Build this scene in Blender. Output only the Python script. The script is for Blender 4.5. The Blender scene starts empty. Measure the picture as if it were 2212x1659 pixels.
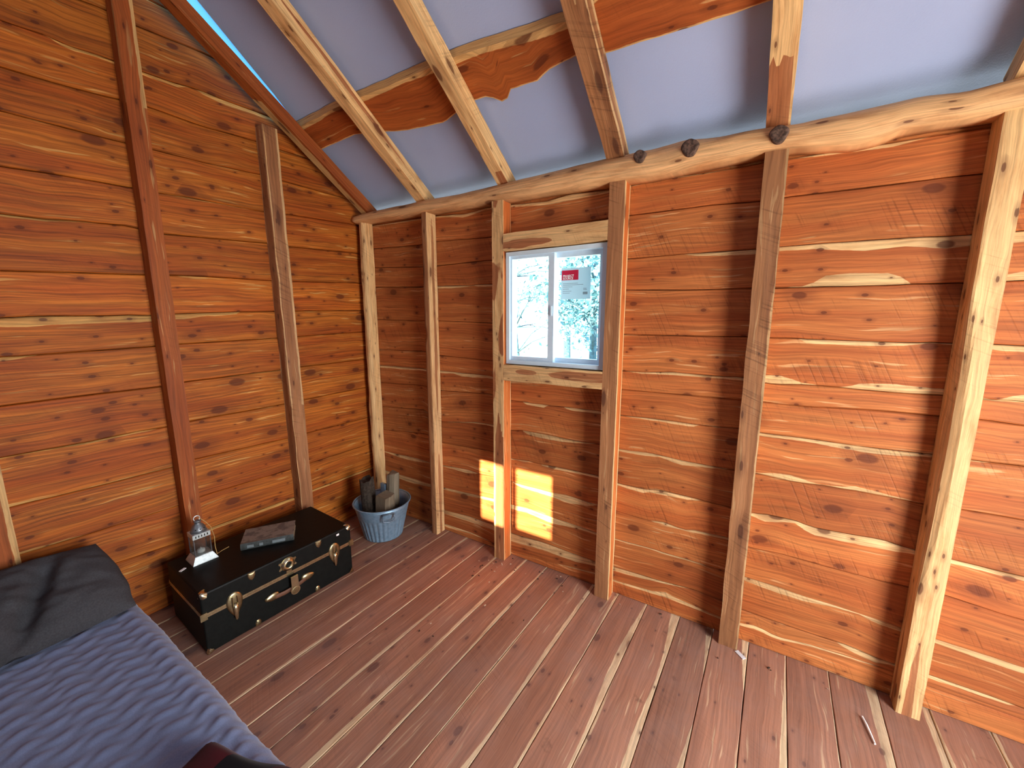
import bpy, bmesh, math, random
from mathutils import Vector, Matrix, noise
scene = bpy.context.scene
COL = scene.collection

# ------------------------------------------------------------------ camera, world, lights
CAM_POS = (2.7136, -1.9045, 1.5033)
YAW, PITCH, ROLL, FPX = 0.5655, -0.1631, -0.0002, 858.27
cam_data = bpy.data.cameras.new('camera')
cam = bpy.data.objects.new('camera', cam_data); COL.objects.link(cam)
cam_data.sensor_fit = 'HORIZONTAL'; cam_data.sensor_width = 36.0
cam_data.lens = FPX * 36.0 / 2212.0
cam_data.clip_start = 0.02; cam_data.clip_end = 200
_f = Vector((-math.sin(YAW) * math.cos(PITCH), math.cos(YAW) * math.cos(PITCH), math.sin(PITCH)))
_r = Vector((math.cos(YAW), math.sin(YAW), 0)); _u = _r.cross(_f)
_M = Matrix((_r, _u, -_f)).transposed().to_4x4(); _M.translation = Vector(CAM_POS)
cam.matrix_world = _M
scene.camera = cam

scene.view_settings.view_transform = 'Standard'
scene.view_settings.look = 'None'
scene.view_settings.gamma = 1.0
scene.view_settings.use_curve_mapping = False
scene.view_settings.exposure = 0.55
scene.cycles.use_denoising = True
scene.cycles.max_bounces = 10
scene.cycles.diffuse_bounces = 7
scene.cycles.transparent_max_bounces = 12
scene.cycles.sample_clamp_indirect = 6.0
scene.cycles.caustics_reflective = False
scene.cycles.caustics_refractive = False

world = bpy.data.worlds.new('sky'); scene.world = world; world.use_nodes = True
_bg = world.node_tree.nodes['Background']
_bg.inputs['Color'].default_value = (0.68, 0.85, 1.0, 1)
_bg.inputs['Strength'].default_value = 5.4

def lamp(name, kind, loc, direction, energy, color, **kw):
    d = bpy.data.lights.new(name, kind); d.energy = energy; d.color = color
    for k, v in kw.items(): setattr(d, k, v)
    o = bpy.data.objects.new(name, d); COL.objects.link(o)
    o.location = loc; o.rotation_euler = Vector(direction).to_track_quat('-Z', 'Y').to_euler()
    return o
# low sun coming through the window in the wall behind the photographer
lamp('sun', 'SUN', (1, -8, 6), (0.10, 1.0, -0.42), 26.0, (1.0, 0.85, 0.60), angle=0.009)
DOOR = dict(y0=-1.60, y1=-0.62, z1=1.95, x=4.15)
# daylight at the open doorway in the right-hand wall
_dl = lamp('doorway_daylight', 'AREA', (DOOR['x'] + 0.16, (DOOR['y0'] + DOOR['y1']) / 2, DOOR['z1'] / 2), (-1, 0, 0), 58.0, (1.0, 0.94, 0.90),
     shape='RECTANGLE', size=DOOR['y1'] - DOOR['y0'], size_y=DOOR['z1'])

# ------------------------------------------------------------------ helpers
def tag(o, label=None, cat=None, group=None, kind=None):
    if label: o['label'] = label
    if cat: o['category'] = cat
    if group: o['group'] = group
    if kind: o['kind'] = kind
    return o
def empty(name, loc, label, cat, group=None):
    o = bpy.data.objects.new(name, None); COL.objects.link(o); o.location = loc
    o.empty_display_size = 0.05
    return tag(o, label, cat, group)
class MB:
    """collects geometry with uv (metres) and the wood attributes sa, sb, rnd, then links it as ONE object"""
    def __init__(s): s.v = []; s.f = []; s.uv = []; s.sa = []; s.sb = []; s.rn = []; s.mi = []; s.cur = (-1.0, -1.0, 0.5); s.m = 0; s.smooth = False; s.sm = []
    def vert(s, p, uv=(0, 0), sa=None, sb=None, rnd=None):
        s.v.append(tuple(p)); s.uv.append(uv)
        s.sa.append(s.cur[0] if sa is None else sa); s.sb.append(s.cur[1] if sb is None else sb); s.rn.append(s.cur[2] if rnd is None else rnd)
        return len(s.v) - 1
    def face(s, idx): s.f.append(tuple(idx)); s.mi.append(s.m); s.sm.append(s.smooth)
    def quad(s, ps, uvs=None):
        ids = [s.vert(p, uvs[i] if uvs else (p[0], p[1])) for i, p in enumerate(ps)]; s.face(ids)
    def box(s, c, size, M=None):
        cx, cy, cz = c; hx, hy, hz = [k / 2 for k in size]
        P = [Vector((x * hx, y * hy, z * hz)) for x in (-1, 1) for y in (-1, 1) for z in (-1, 1)]
        P = [(M @ p if M else p) + Vector(c) for p in P]
        for a in ((0, 1, 3, 2), (4, 6, 7, 5), (0, 4, 5, 1), (2, 3, 7, 6), (0, 2, 6, 4), (1, 5, 7, 3)):
            q = [P[k] for k in a]
            L1 = (q[1] - q[0]).length; L2 = (q[2] - q[1]).length
            s.quad(q, [(0, 0), (L1, 0), (L1, L2), (0, L2)] if L1 >= L2 else [(0, 0), (0, L1), (L2, L1), (L2, 0)])
    def rings(s, rings, close=True, cap=True, ulen=None):
        """rings: list of point lists (same count) skinned together"""
        n = len(rings[0]); ids = []
        for k, r in enumerate(rings):
            ids.append([s.vert(p, (k * 0.02 if ulen is None else ulen[k], j * 0.02)) for j, p in enumerate(r)])
        for a, b in zip(ids, ids[1:]):
            for j in range(n if close else n - 1):
                j2 = (j + 1) % n; s.face((a[j], a[j2], b[j2], b[j]))
        if cap and close:
            s.face(ids[0][::-1]); s.face(ids[-1])
    def tube(s, pts, rad, n=8, cap=True):
        pts = [Vector(p) for p in pts]; R = []; rads = rad if hasattr(rad, '__len__') else [rad] * len(pts)
        up = None; L = [0]
        for k, p in enumerate(pts):
            t = (pts[min(k + 1, len(pts) - 1)] - pts[max(k - 1, 0)])
            t = t.normalized() if t.length > 1e-9 else Vector((0, 0, 1))
            if up is None: up = t.orthogonal().normalized()
            up = (up - t * up.dot(t)); up = up.normalized() if up.length > 1e-6 else t.orthogonal().normalized()
            b = t.cross(up)
            R.append([p + (up * math.cos(a) + b * math.sin(a)) * rads[k] for a in [2 * math.pi * j / n for j in range(n)]])
            if k: L.append(L[-1] + (p - pts[k - 1]).length)
        s.rings(R, True, cap, L)
    def lathe(s, c, prof, n=32, close=False):
        c = Vector(c)
        s.rings([[c + Vector((r * math.cos(2 * math.pi * j / n), r * math.sin(2 * math.pi * j / n), z)) for j in range(n)] for r, z in prof], True, close)
    def plate(s, poly, thick, to3):
        """flat outline poly [(a,b)..] pushed out by thick; to3(a,b,h)"""
        s.rings([[to3(a, b, 0) for a, b in poly], [to3(a, b, thick) for a, b in poly]])
    def build(s, name, mats, root=None, recalc=True, label=None):
        me = bpy.data.meshes.new(name)
        off = Vector(root.location) if root is not None else Vector((0, 0, 0))
        me.from_pydata([tuple(Vector(p) - off) for p in s.v], [], s.f)
        uvl = me.uv_layers.new(name='UVMap')
        for l in me.loops: uvl.data[l.index].uv = s.uv[l.vertex_index]
        for nm, arr in (('sa', s.sa), ('sb', s.sb), ('rnd', s.rn)):
            at = me.attributes.new(nm, 'FLOAT', 'POINT'); at.data.foreach_set('value', arr)
        if not isinstance(mats, (list, tuple)): mats = [mats]
        for m in mats: me.materials.append(m)
        me.polygons.foreach_set('material_index', s.mi); me.polygons.foreach_set('use_smooth', s.sm)
        if recalc:
            bm = bmesh.new(); bm.from_mesh(me); bmesh.ops.recalc_face_normals(bm, faces=bm.faces); bm.to_mesh(me); bm.free()
        me.update()
        o = bpy.data.objects.new(name, me); COL.objects.link(o)
        if root is not None: o.parent = root
        if label: o['label'] = label
        return o
def circle(r, n=20, cx=0, cy=0, ry=None): 
    return [(cx + r * math.cos(2 * math.pi * k / n), cy + (ry or r) * math.sin(2 * math.pi * k / n)) for k in range(n)]
def nz(x, y=0.0, z=0.0): return noise.noise(Vector((x, y, z)))

# ------------------------------------------------------------------ materials
class G:
    def __init__(s, name):
        s.mat = bpy.data.materials.new(name); s.mat.use_nodes = True; s.t = s.mat.node_tree; s.t.nodes.clear()
        s.out = s.t.nodes.new('ShaderNodeOutputMaterial')
    def n(s, typ, ins=None, **props):
        nd = s.t.nodes.new(typ)
        for k, v in props.items(): setattr(nd, k, v)
        for k, v in (ins or {}).items():
            sk = nd.inputs[k]
            if isinstance(v, bpy.types.NodeSocket): s.t.links.new(v, sk)
            else:
                try: sk.default_value = v
                except Exception: sk.default_value = (*v, 1) if len(v) == 3 else v
        return nd
    def m(s, op, a, b=0.0, c=0.0, clamp=False):
        return s.n('ShaderNodeMath', {0: a, 1: b, 2: c}, operation=op, use_clamp=clamp).outputs[0]
    def step(s, x, lo, hi, a=0.0, b=1.0):
        return s.n('ShaderNodeMapRange', {'Value': x, 'From Min': lo, 'From Max': hi, 'To Min': a, 'To Max': b}, interpolation_type='SMOOTHSTEP').outputs[0]
    def mix(s, f, a, b, blend='MIX'):
        nd = s.n('ShaderNodeMix', None, data_type='RGBA', blend_type=blend)
        for k, v in ((0, f), (6, a), (7, b)):
            if isinstance(v, bpy.types.NodeSocket): s.t.links.new(v, nd.inputs[k])
            else: nd.inputs[k].default_value = v if k == 0 else (*v[:3], 1)
        return nd.outputs[2]
    def vec(s, x, y, z=0.0): return s.n('ShaderNodeCombineXYZ', {0: x, 1: y, 2: z}).outputs[0]
    def noise(s, v, detail=4.0, rough=0.55, scale=1.0): return s.n('ShaderNodeTexNoise', {'Vector': v, 'Scale': scale, 'Detail': detail, 'Roughness': rough}).outputs[0]
    def attr(s, nm): return s.n('ShaderNodeAttribute', None, attribute_name=nm).outputs['Fac']
    def finish(s, **ins):
        bump = ins.pop('bump', None)
        p = s.n('ShaderNodeBsdfPrincipled', ins)
        if bump:
            b = s.n('ShaderNodeBump', {'Height': bump[0], 'Strength': bump[1], 'Distance': bump[2]}); s.t.links.new(b.outputs[0], p.inputs['Normal'])
        s.t.links.new(p.outputs[0], s.out.inputs[0]); return s.mat

def simple(name, col, rough=0.6, metal=0.0, var=0.12, scale=30, bump=0.0, spec=0.4):
    g = G(name); tc = g.n('ShaderNodeTexCoord').outputs['Object']
    nn = g.noise(tc, 4, 0.6, scale)
    c = g.mix(g.step(nn, 0.3, 0.7), [k * (1 - var) for k in col], [min(1, k * (1 + var)) for k in col])
    kw = {'Base Color': c, 'Roughness': rough, 'Metallic': metal, 'Specular IOR Level': spec}
    if bump: kw['bump'] = (nn, bump, 0.002)
    return g.finish(**kw)

def wood(name, heart, heart2, sap, knot=0.5, kscale=(4.5, 8.0), saw=0.10, fleck=0.5, dust=0.0, tone=0.35, rough=0.62, seed=0.0, gc=(0.70, 1.20)):
    g = G(name)
    uv = g.n('ShaderNodeUVMap', None, uv_map='UVMap').outputs[0]
    sp = g.n('ShaderNodeSeparateXYZ', {0: uv}); rnd = g.attr('rnd')
    u = g.m('ADD', g.m('MULTIPLY_ADD', rnd, 53.0, seed), sp.outputs[0]); v0 = g.m('MULTIPLY_ADD', rnd, 17.0, sp.outputs[1])
    # grain lines sway round the knots
    sway = g.noise(g.vec(g.m('MULTIPLY', u, 2.6), g.m('MULTIPLY', v0, 9.0)), 3, 0.5)
    v = g.m('MULTIPLY_ADD', g.m('SUBTRACT', sway, 0.5), 0.05, v0)
    low = g.noise(g.vec(g.m('MULTIPLY', u, 1.1), g.m('MULTIPLY', v, 13.0)), 3, 0.5)
    grain = g.noise(g.vec(g.m('MULTIPLY', u, 2.2), g.m('MULTIPLY', v, 120.0)), 5, 0.6)
    fine = g.noise(g.vec(g.m('MULTIPLY', u, 9.0), g.m('MULTIPLY', v, 420.0)), 3, 0.6)
    col = g.mix(g.step(low, 0.34, 0.66), heart, heart2)
    sh = g.m('ADD', g.step(grain, 0.25, 0.75, gc[0], gc[1]), g.step(fine, 0.3, 0.7, -0.10, 0.10))
    # pale flecks of sapwood inside the heartwood
    fl = g.noise(g.vec(g.m('MULTIPLY', u, 4.2), g.m('MULTIPLY', v, 75.0), 4.0), 2, 0.5)
    fmask = g.m('MULTIPLY', g.step(fl, 0.615, 0.665), g.step(low, 0.47, 0.56))
    col = g.mix(g.m('MULTIPLY', fmask, fleck), col, sap)
    # sapwood along the live edges
    wob = g.m('MULTIPLY', g.m('SUBTRACT', g.noise(g.vec(g.m('MULTIPLY', u, 16.0), g.m('MULTIPLY', v, 30.0), 7.0), 3, 0.5), 0.5), 0.008)
    s1 = g.step(g.m('ADD', g.attr('sa'), wob), -0.0012, 0.0012); s2 = g.step(g.m('ADD', g.attr('sb'), wob), -0.0012, 0.0012)
    smask = g.m('MAXIMUM', s1, s2)
    st = g.noise(g.vec(g.m('MULTIPLY', u, 5.0), g.m('MULTIPLY', v, 26.0), 2.0), 4, 0.6)
    sapc = g.mix(g.step(st, 0.42, 0.75), sap, [sap[0] * 0.74, sap[1] * 0.62, sap[2] * 0.54])
    col = g.mix(smask, col, sapc)
    col = g.mix(1.0, col, g.n('ShaderNodeCombineColor', {0: sh, 1: sh, 2: sh}).outputs[0], 'MULTIPLY')
    # knots: two sizes
    km = None
    for sx, sy, thr, r0, r1, sd in ((kscale[0], kscale[1], 1 - knot * 0.8, 0.05, 0.22, 0.0), (kscale[0] * 2.1, kscale[1] * 2.0, 1 - knot * 0.5, 0.05, 0.17, 3.3)):
        vo = g.n('ShaderNodeTexVoronoi', {'Vector': g.vec(g.m('MULTIPLY_ADD', u, sx, sd), g.m('MULTIPLY_ADD', v0, sy, sd)), 'Scale': 1.0}, voronoi_dimensions='2D')
        cs = g.n('ShaderNodeSeparateColor', {0: vo.outputs['Color']})
        on = g.m('GREATER_THAN', cs.outputs[0], thr)
        d = g.m('ADD', vo.outputs['Distance'], g.m('MULTIPLY', g.m('SUBTRACT', fine, 0.5), 0.05))
        rad = g.m('MULTIPLY_ADD', g.m('MULTIPLY', cs.outputs[1], cs.outputs[1]), r1 - r0, r0)
        q = g.m('DIVIDE', d, rad)
        core = g.m('MULTIPLY', g.step(q, 0.55, 1.05, 1, 0), on)
        halo = g.m('MULTIPLY', g.step(q, 0.9, 2.6, 0.38, 0), on)
        kk = g.m('MAXIMUM', core, halo)
        km = kk if km is None else g.m('MAXIMUM', km, kk)
    knc = g.mix(smask, [heart[0] * 0.30, heart[1] * 0.25, heart[2] * 0.32], [0.10, 0.025, 0.010])
    col = g.mix(g.m('MULTIPLY', km, 0.85), col, knc)
    # saw marks across the board
    ph = g.m('MULTIPLY_ADD', v0, 0.45, u)
    sw = g.noise(g.vec(g.m('MULTIPLY', ph, 105.0), g.m('MULTIPLY', v0, 1.6), 9.0), 2, 0.5)
    swm = g.m('MULTIPLY', g.step(sw, 0.50, 0.72), g.step(g.noise(g.vec(g.m('MULTIPLY', u, 2.2), g.m('MULTIPLY', v0, 7.0), 5.0), 3), 0.45, 0.62))
    dk = g.m('SUBTRACT', 1.0, g.m('MULTIPLY', swm, saw * 1.8))
    # board to board tone
    tn = g.m('MULTIPLY_ADD', g.m('FRACT', g.m('MULTIPLY', rnd, 91.7)), tone, 1.0 - tone * 0.55)
    k = g.m('MULTIPLY', dk, tn)
    col = g.mix(1.0, col, g.n('ShaderNodeCombineColor', {0: k, 1: k, 2: k}).outputs[0], 'MULTIPLY')
    if dust:
        ob = g.n('ShaderNodeTexCoord').outputs['Object']
        dn = g.noise(ob, 5, 0.65, 5.0)
        col = g.mix(g.step(dn, 0.35, 0.75, dust * 0.4, dust), col, (0.36, 0.26, 0.23))
        sm = g.noise(ob, 4, 0.6, 9.0)
        col = g.mix(g.step(sm, 0.66, 0.76, 0, 0.45), col, (0.06, 0.03, 0.022))
    h = g.m('ADD', g.m('MULTIPLY', grain, 0.5), g.m('MULTIPLY', swm, -0.5 * min(1, saw * 6)))
    h = g.m('ADD', h, g.m('MULTIPLY', km, -0.35))
    return g.finish(**{'Base Color': col, 'Roughness': rough, 'Specular IOR Level': 0.28, 'bump': (h, 0.45, 0.0035)})

SAP = (0.78, 0.50, 0.23)
M = {}
M['wall'] = wood('cedar_siding', (0.42, 0.110, 0.027), (0.54, 0.178, 0.048), SAP, knot=0.5, saw=0.16, gc=(0.62, 1.25))
M['wall_left'] = wood('cedar_paneling', (0.345, 0.072, 0.0065), (0.47, 0.138, 0.014), (0.64, 0.34, 0.095), knot=0.95, kscale=(3.6, 7.0), saw=0.03, fleck=0.75, seed=11.0, gc=(0.48, 1.38))
M['floor'] = wood('cedar_floor', (0.325, 0.135, 0.073), (0.42, 0.19, 0.108), (0.74, 0.55, 0.32), knot=0.36, saw=0.05, dust=0.34, tone=0.30, rough=0.7, seed=23.0)
M['stud_brown'] = wood('cedar_stud_brown', (0.30, 0.125, 0.052), (0.40, 0.18, 0.075), (0.66, 0.42, 0.20), knot=0.35, kscale=(3.5, 12), saw=0.22, seed=31.0)
M['stud_red'] = wood('cedar_stud_red', (0.30, 0.066, 0.013), (0.38, 0.098, 0.020), (0.66, 0.40, 0.16), knot=0.35, kscale=(3.5, 12), saw=0.05, seed=37.0)
M['stud_orange'] = wood('cedar_stud_orange', (0.50, 0.125, 0.028), (0.60, 0.19, 0.05), (0.82, 0.55, 0.26), knot=0.3, kscale=(3.5, 12), saw=0.03, seed=39.0)
M['pale'] = wood('cedar_sapwood', (0.34, 0.12, 0.045), (0.42, 0.17, 0.07), (0.76, 0.48, 0.215), knot=0.5, kscale=(4.0, 12), saw=0.10, tone=0.2, seed=43.0)
M['log'] = wood('cedar_log', (0.36, 0.15, 0.065), (0.45, 0.2, 0.09), (0.76, 0.45, 0.21), knot=0.35, kscale=(3.0, 10), saw=0.03, tone=0.1, seed=51.0)
M['wall_dim'] = wood('cedar_siding_dim', (0.15, 0.05, 0.016), (0.20, 0.07, 0.022), (0.5, 0.3, 0.14), knot=0.42, saw=0.1, seed=71.0)  # same cedar darkened for the unseen walls, to lower bounced fill light
M['dark_back'] = simple('dark_backing', (0.05, 0.022, 0.012), 0.9)  # dark backing added behind the boards to stop light leaking between them
M['split'] = wood('split_firewood', (0.17, 0.135, 0.09), (0.27, 0.225, 0.155), (0.36, 0.30, 0.21), knot=0.1, saw=0.0, seed=63.0)
M['bark'] = simple('dark_bark', (0.045, 0.032, 0.022), 0.95, var=0.5, scale=60, bump=1.0)

# board edges measured along each wall: (position, height, sapwood below the seam, sapwood above it)
WIN_SEAMS=[
[(0.254,2.160,0.006,0),(0.706,2.152,0.010,0),(0.845,2.148,0.007,0),(0.986,2.140,0.013,0),(1.118,2.129,0.020,0),(1.268,2.140,0.009,0),(1.411,2.137,0.012,0),(1.669,2.119,0.019,0),(1.802,2.135,0.031,0),(2.003,2.120,0.013,0),(2.115,2.123,0.004,0),(2.300,2.127,0.005,0),(2.442,2.122,0.004,0),(2.539,2.118,0.002,0),(2.653,2.123),(2.742,2.118,0.002,0),(2.823,2.118,0.009,0),(2.927,2.117,0.014,0),(3.024,2.112,0.014,0),(3.100,2.112,0.006,0),(3.143,2.112),(3.278,2.106)],
[(0.246,2.004),(0.697,1.985),(0.853,1.994),(1.266,1.975),(2.116,1.990),(2.247,1.988),(2.452,1.987),(2.667,1.974),(2.743,1.978),(2.908,1.975),(3.056,1.973),(3.174,1.973),(3.278,1.968)],
[(0.241,1.871),(0.699,1.845),(0.856,1.841),(1.272,1.845),(2.114,1.788),(2.227,1.790),(2.365,1.792),(2.375,1.792,0.005,0),(2.419,1.790,0.011,0),(2.512,1.789,0.015,0),(2.654,1.787,0.019,0),(2.737,1.789,0.016,0),(2.856,1.789,0.020,0),(2.996,1.788,0.036,0),(3.109,1.785,0.027,0),(3.139,1.784,0.032,0),(3.198,1.780,0.040,0),(3.276,1.779,0.034,0)],
[(0.241,1.732),(0.713,1.713),(0.855,1.714,0.014,0),(1.072,1.708,0.012,0),(1.134,1.706,0.003,0),(1.178,1.708,0.003,0),(1.186,1.710,0.012,0),(1.283,1.707,0.012,0),(2.118,1.642),(2.381,1.632),(2.655,1.629),(2.738,1.627),(2.846,1.626,0,0.004),(2.872,1.627,0,0.036),(2.945,1.625,0,0.047),(3.014,1.625,0,0.043),(3.067,1.624,0,0.042),(3.096,1.624,0,0.034),(3.115,1.624,0,0.019),(3.131,1.625),(3.280,1.623),(3.370,1.625,0,0.022),(3.396,1.625,0,0.026)],
[(0.252,1.497),(0.722,1.486),(0.866,1.490),(1.284,1.478),(2.122,1.425),(2.651,1.426),(2.733,1.424),(2.780,1.425),(2.821,1.424),(2.842,1.422,0.015,0),(3.021,1.419,0.016,0),(3.158,1.417,0.009,0),(3.205,1.421,0.002,0),(3.270,1.418,0.006,0),(3.370,1.418,0.018,0),(3.425,1.415,0.018,0)],
[(0.271,1.274),(0.717,1.280),(0.866,1.261),(1.286,1.247),(2.124,1.242),(2.213,1.243,0.007,0),(2.348,1.252,0.012,0),(2.511,1.248,0.009,0),(2.651,1.250,0.011,0),(2.734,1.231,0,0.034),(2.793,1.232,0,0.034),(2.847,1.237,0,0.008),(2.912,1.238),(2.982,1.237),(3.041,1.233,0,0.024),(3.146,1.232,0,0.030),(3.271,1.235,0,0.020),(3.370,1.231,0.003,0),(3.417,1.234,0.003,0.002),(3.425,1.234,0.003,0.019),(3.450,1.233,0.003,0.025)],
[(0.268,1.155,0.017,0),(0.716,1.160,0.014,0),(0.862,1.158,0.017,0),(0.990,1.156,0.009,0),(1.066,1.154,0.022,0),(1.289,1.153,0.015,0),(1.434,1.130,0.009,0),(1.721,1.141),(2.002,1.146),(2.120,1.147),(2.324,1.148),(2.647,1.150),(2.735,1.150),(2.877,1.148),(3.085,1.159),(3.269,1.159),(3.373,1.160),(3.461,1.153)],
[(0.272,1.023),(0.717,1.040),(0.866,1.019),(1.287,1.037),(1.433,1.014),(1.546,1.014,0.001,0),(1.562,1.013,0.013,0),(1.684,1.013,0.014,0),(1.700,1.011),(1.800,1.016),(1.830,1.017,0.014,0),(2.006,1.017,0.012,0),(2.120,1.010),(2.225,1.013,0.006,0),(2.383,1.015,0.011,0),(2.481,1.012,0.010,0),(2.495,1.012),(2.653,1.020),(2.731,1.012,0.011,0),(2.910,1.014,0.011,0),(3.066,1.010,0.020,0),(3.189,1.013,0.017,0),(3.267,1.016,0.007,0),(3.368,1.012,0.002,0),(3.480,1.015)],
[(0.271,0.837),(0.714,0.863),(0.868,0.800),(1.178,0.841,0.007,0),(1.295,0.844,0.012,0),(1.438,0.826),(1.521,0.837),(1.564,0.838,0.019,0),(1.687,0.838,0.026,0),(1.804,0.832,0.018,0),(1.908,0.832,0.007,0),(2.013,0.836),(2.123,0.828,0.012,0),(2.278,0.836,0.017,0),(2.305,0.832),(2.332,0.833,0.011,0),(2.420,0.826,0.022,0),(2.551,0.824,0.008,0),(2.647,0.826),(2.734,0.828,0,0.003),(2.793,0.824,0,0.020),(2.860,0.819,0,0.028),(2.933,0.824,0,0.005),(2.977,0.829),(3.014,0.825,0,0.008),(3.072,0.828,0,0.018),(3.182,0.827,0,0.007),(3.265,0.823),(3.364,0.828),(3.472,0.830)],
[(0.270,0.652),(0.717,0.688),(0.874,0.651),(1.302,0.663),(1.442,0.645,0.004,0),(1.556,0.652,0.002,0),(1.649,0.648),(1.730,0.653,0.011,0),(1.913,0.655,0.011,0),(2.013,0.655,0.008,0),(2.122,0.637,0.009,0),(2.244,0.638,0.018,0),(2.299,0.645,0.009,0),(2.321,0.650,0.018,0),(2.457,0.649,0.011,0),(2.531,0.645),(2.648,0.642),(2.729,0.637,0.009,0),(2.785,0.647,0.032,0),(2.876,0.649,0.008,0),(2.885,0.649,0.008,0),(2.947,0.635,0.030,0),(3.053,0.640,0.032,0),(3.167,0.648,0.036,0),(3.211,0.641,0.025,0),(3.264,0.636,0.015,0),(3.362,0.631,0.012,0),(3.499,0.627,0.011,0)],
[(0.292,0.477,0.005,0),(0.444,0.480,0.020,0),(0.627,0.487,0.024,0),(0.719,0.481,0.005,0),(0.879,0.486,0.007,0),(1.088,0.499,0.022,0),(1.191,0.491),(1.310,0.496),(1.446,0.498),(1.505,0.491,0.014,0),(1.733,0.491,0.023,0),(1.827,0.499,0.045,0),(1.962,0.489,0.018,0),(2.019,0.493),(2.125,0.482),(2.281,0.475),(2.353,0.487,0.011,0),(2.454,0.474),(2.492,0.486,0.011,0),(2.642,0.494,0.009,0),(2.728,0.471),(2.833,0.481),(3.050,0.476),(3.179,0.477),(3.258,0.483),(3.359,0.487),(3.520,0.470)],
[(0.294,0.316,0.026,0),(0.566,0.316,0.035,0),(0.723,0.313,0.019,0),(0.884,0.319,0.014,0),(1.209,0.336,0.016,0),(1.309,0.344,0.017,0),(1.451,0.339,0.025,0),(1.567,0.346,0.028,0),(1.736,0.333,0.035,0),(1.893,0.328,0.015,0),(2.014,0.320,0.011,0),(2.123,0.318,0.005,0),(2.310,0.324,0.003,0),(2.373,0.321,0.006,0),(2.464,0.323,0.005,0),(2.646,0.321),(2.726,0.321,0.017,0),(2.852,0.319,0.026,0),(2.952,0.313,0.022,0),(3.045,0.313,0.009,0),(3.133,0.310),(3.184,0.308,0.015,0),(3.259,0.302,0.014,0),(3.359,0.299,0.014,0),(3.511,0.295,0.021,0),(3.579,0.292,0.021,0)],
[(0.517,0.156),(0.728,0.152),(0.889,0.148,0.024,0),(1.101,0.161,0.032,0),(1.317,0.161,0.035,0),(1.455,0.143,0.051,0),(1.655,0.153,0.045,0),(1.898,0.146,0.039,0),(2.017,0.142,0.019,0),(2.121,0.150,0.019,0),(2.265,0.156,0.015,0),(2.372,0.160,0.006,0),(2.523,0.172),(2.645,0.164),(2.726,0.152),(2.919,0.148),(3.098,0.150),(3.107,0.151,0.015,0),(3.207,0.138,0.015,0),(3.256,0.138,0.003,0),(3.357,0.143,0.010,0),(3.531,0.141,0.006,0),(3.600,0.137)],
[(0.537,0.041),(0.729,0.036),(0.920,0.044,0.017,0),(1.120,0.049,0.007,0),(1.321,0.031),(1.451,0.018),(1.741,0.043),(2.020,0.078,0.008,0),(2.123,0.073,0.008,0),(2.345,0.088,0.012,0),(2.375,0.112,0.030,0),(2.428,0.098,0.018,0),(2.624,0.075,0.006,0),(2.726,0.080,0.011,0),(2.793,0.097,0.014,0),(2.874,0.078,0.010,0),(2.997,0.097,0.006,0),(3.155,0.104,0.003,0),(3.260,0.109),(3.359,0.095),(3.606,0.095)],
]
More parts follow.
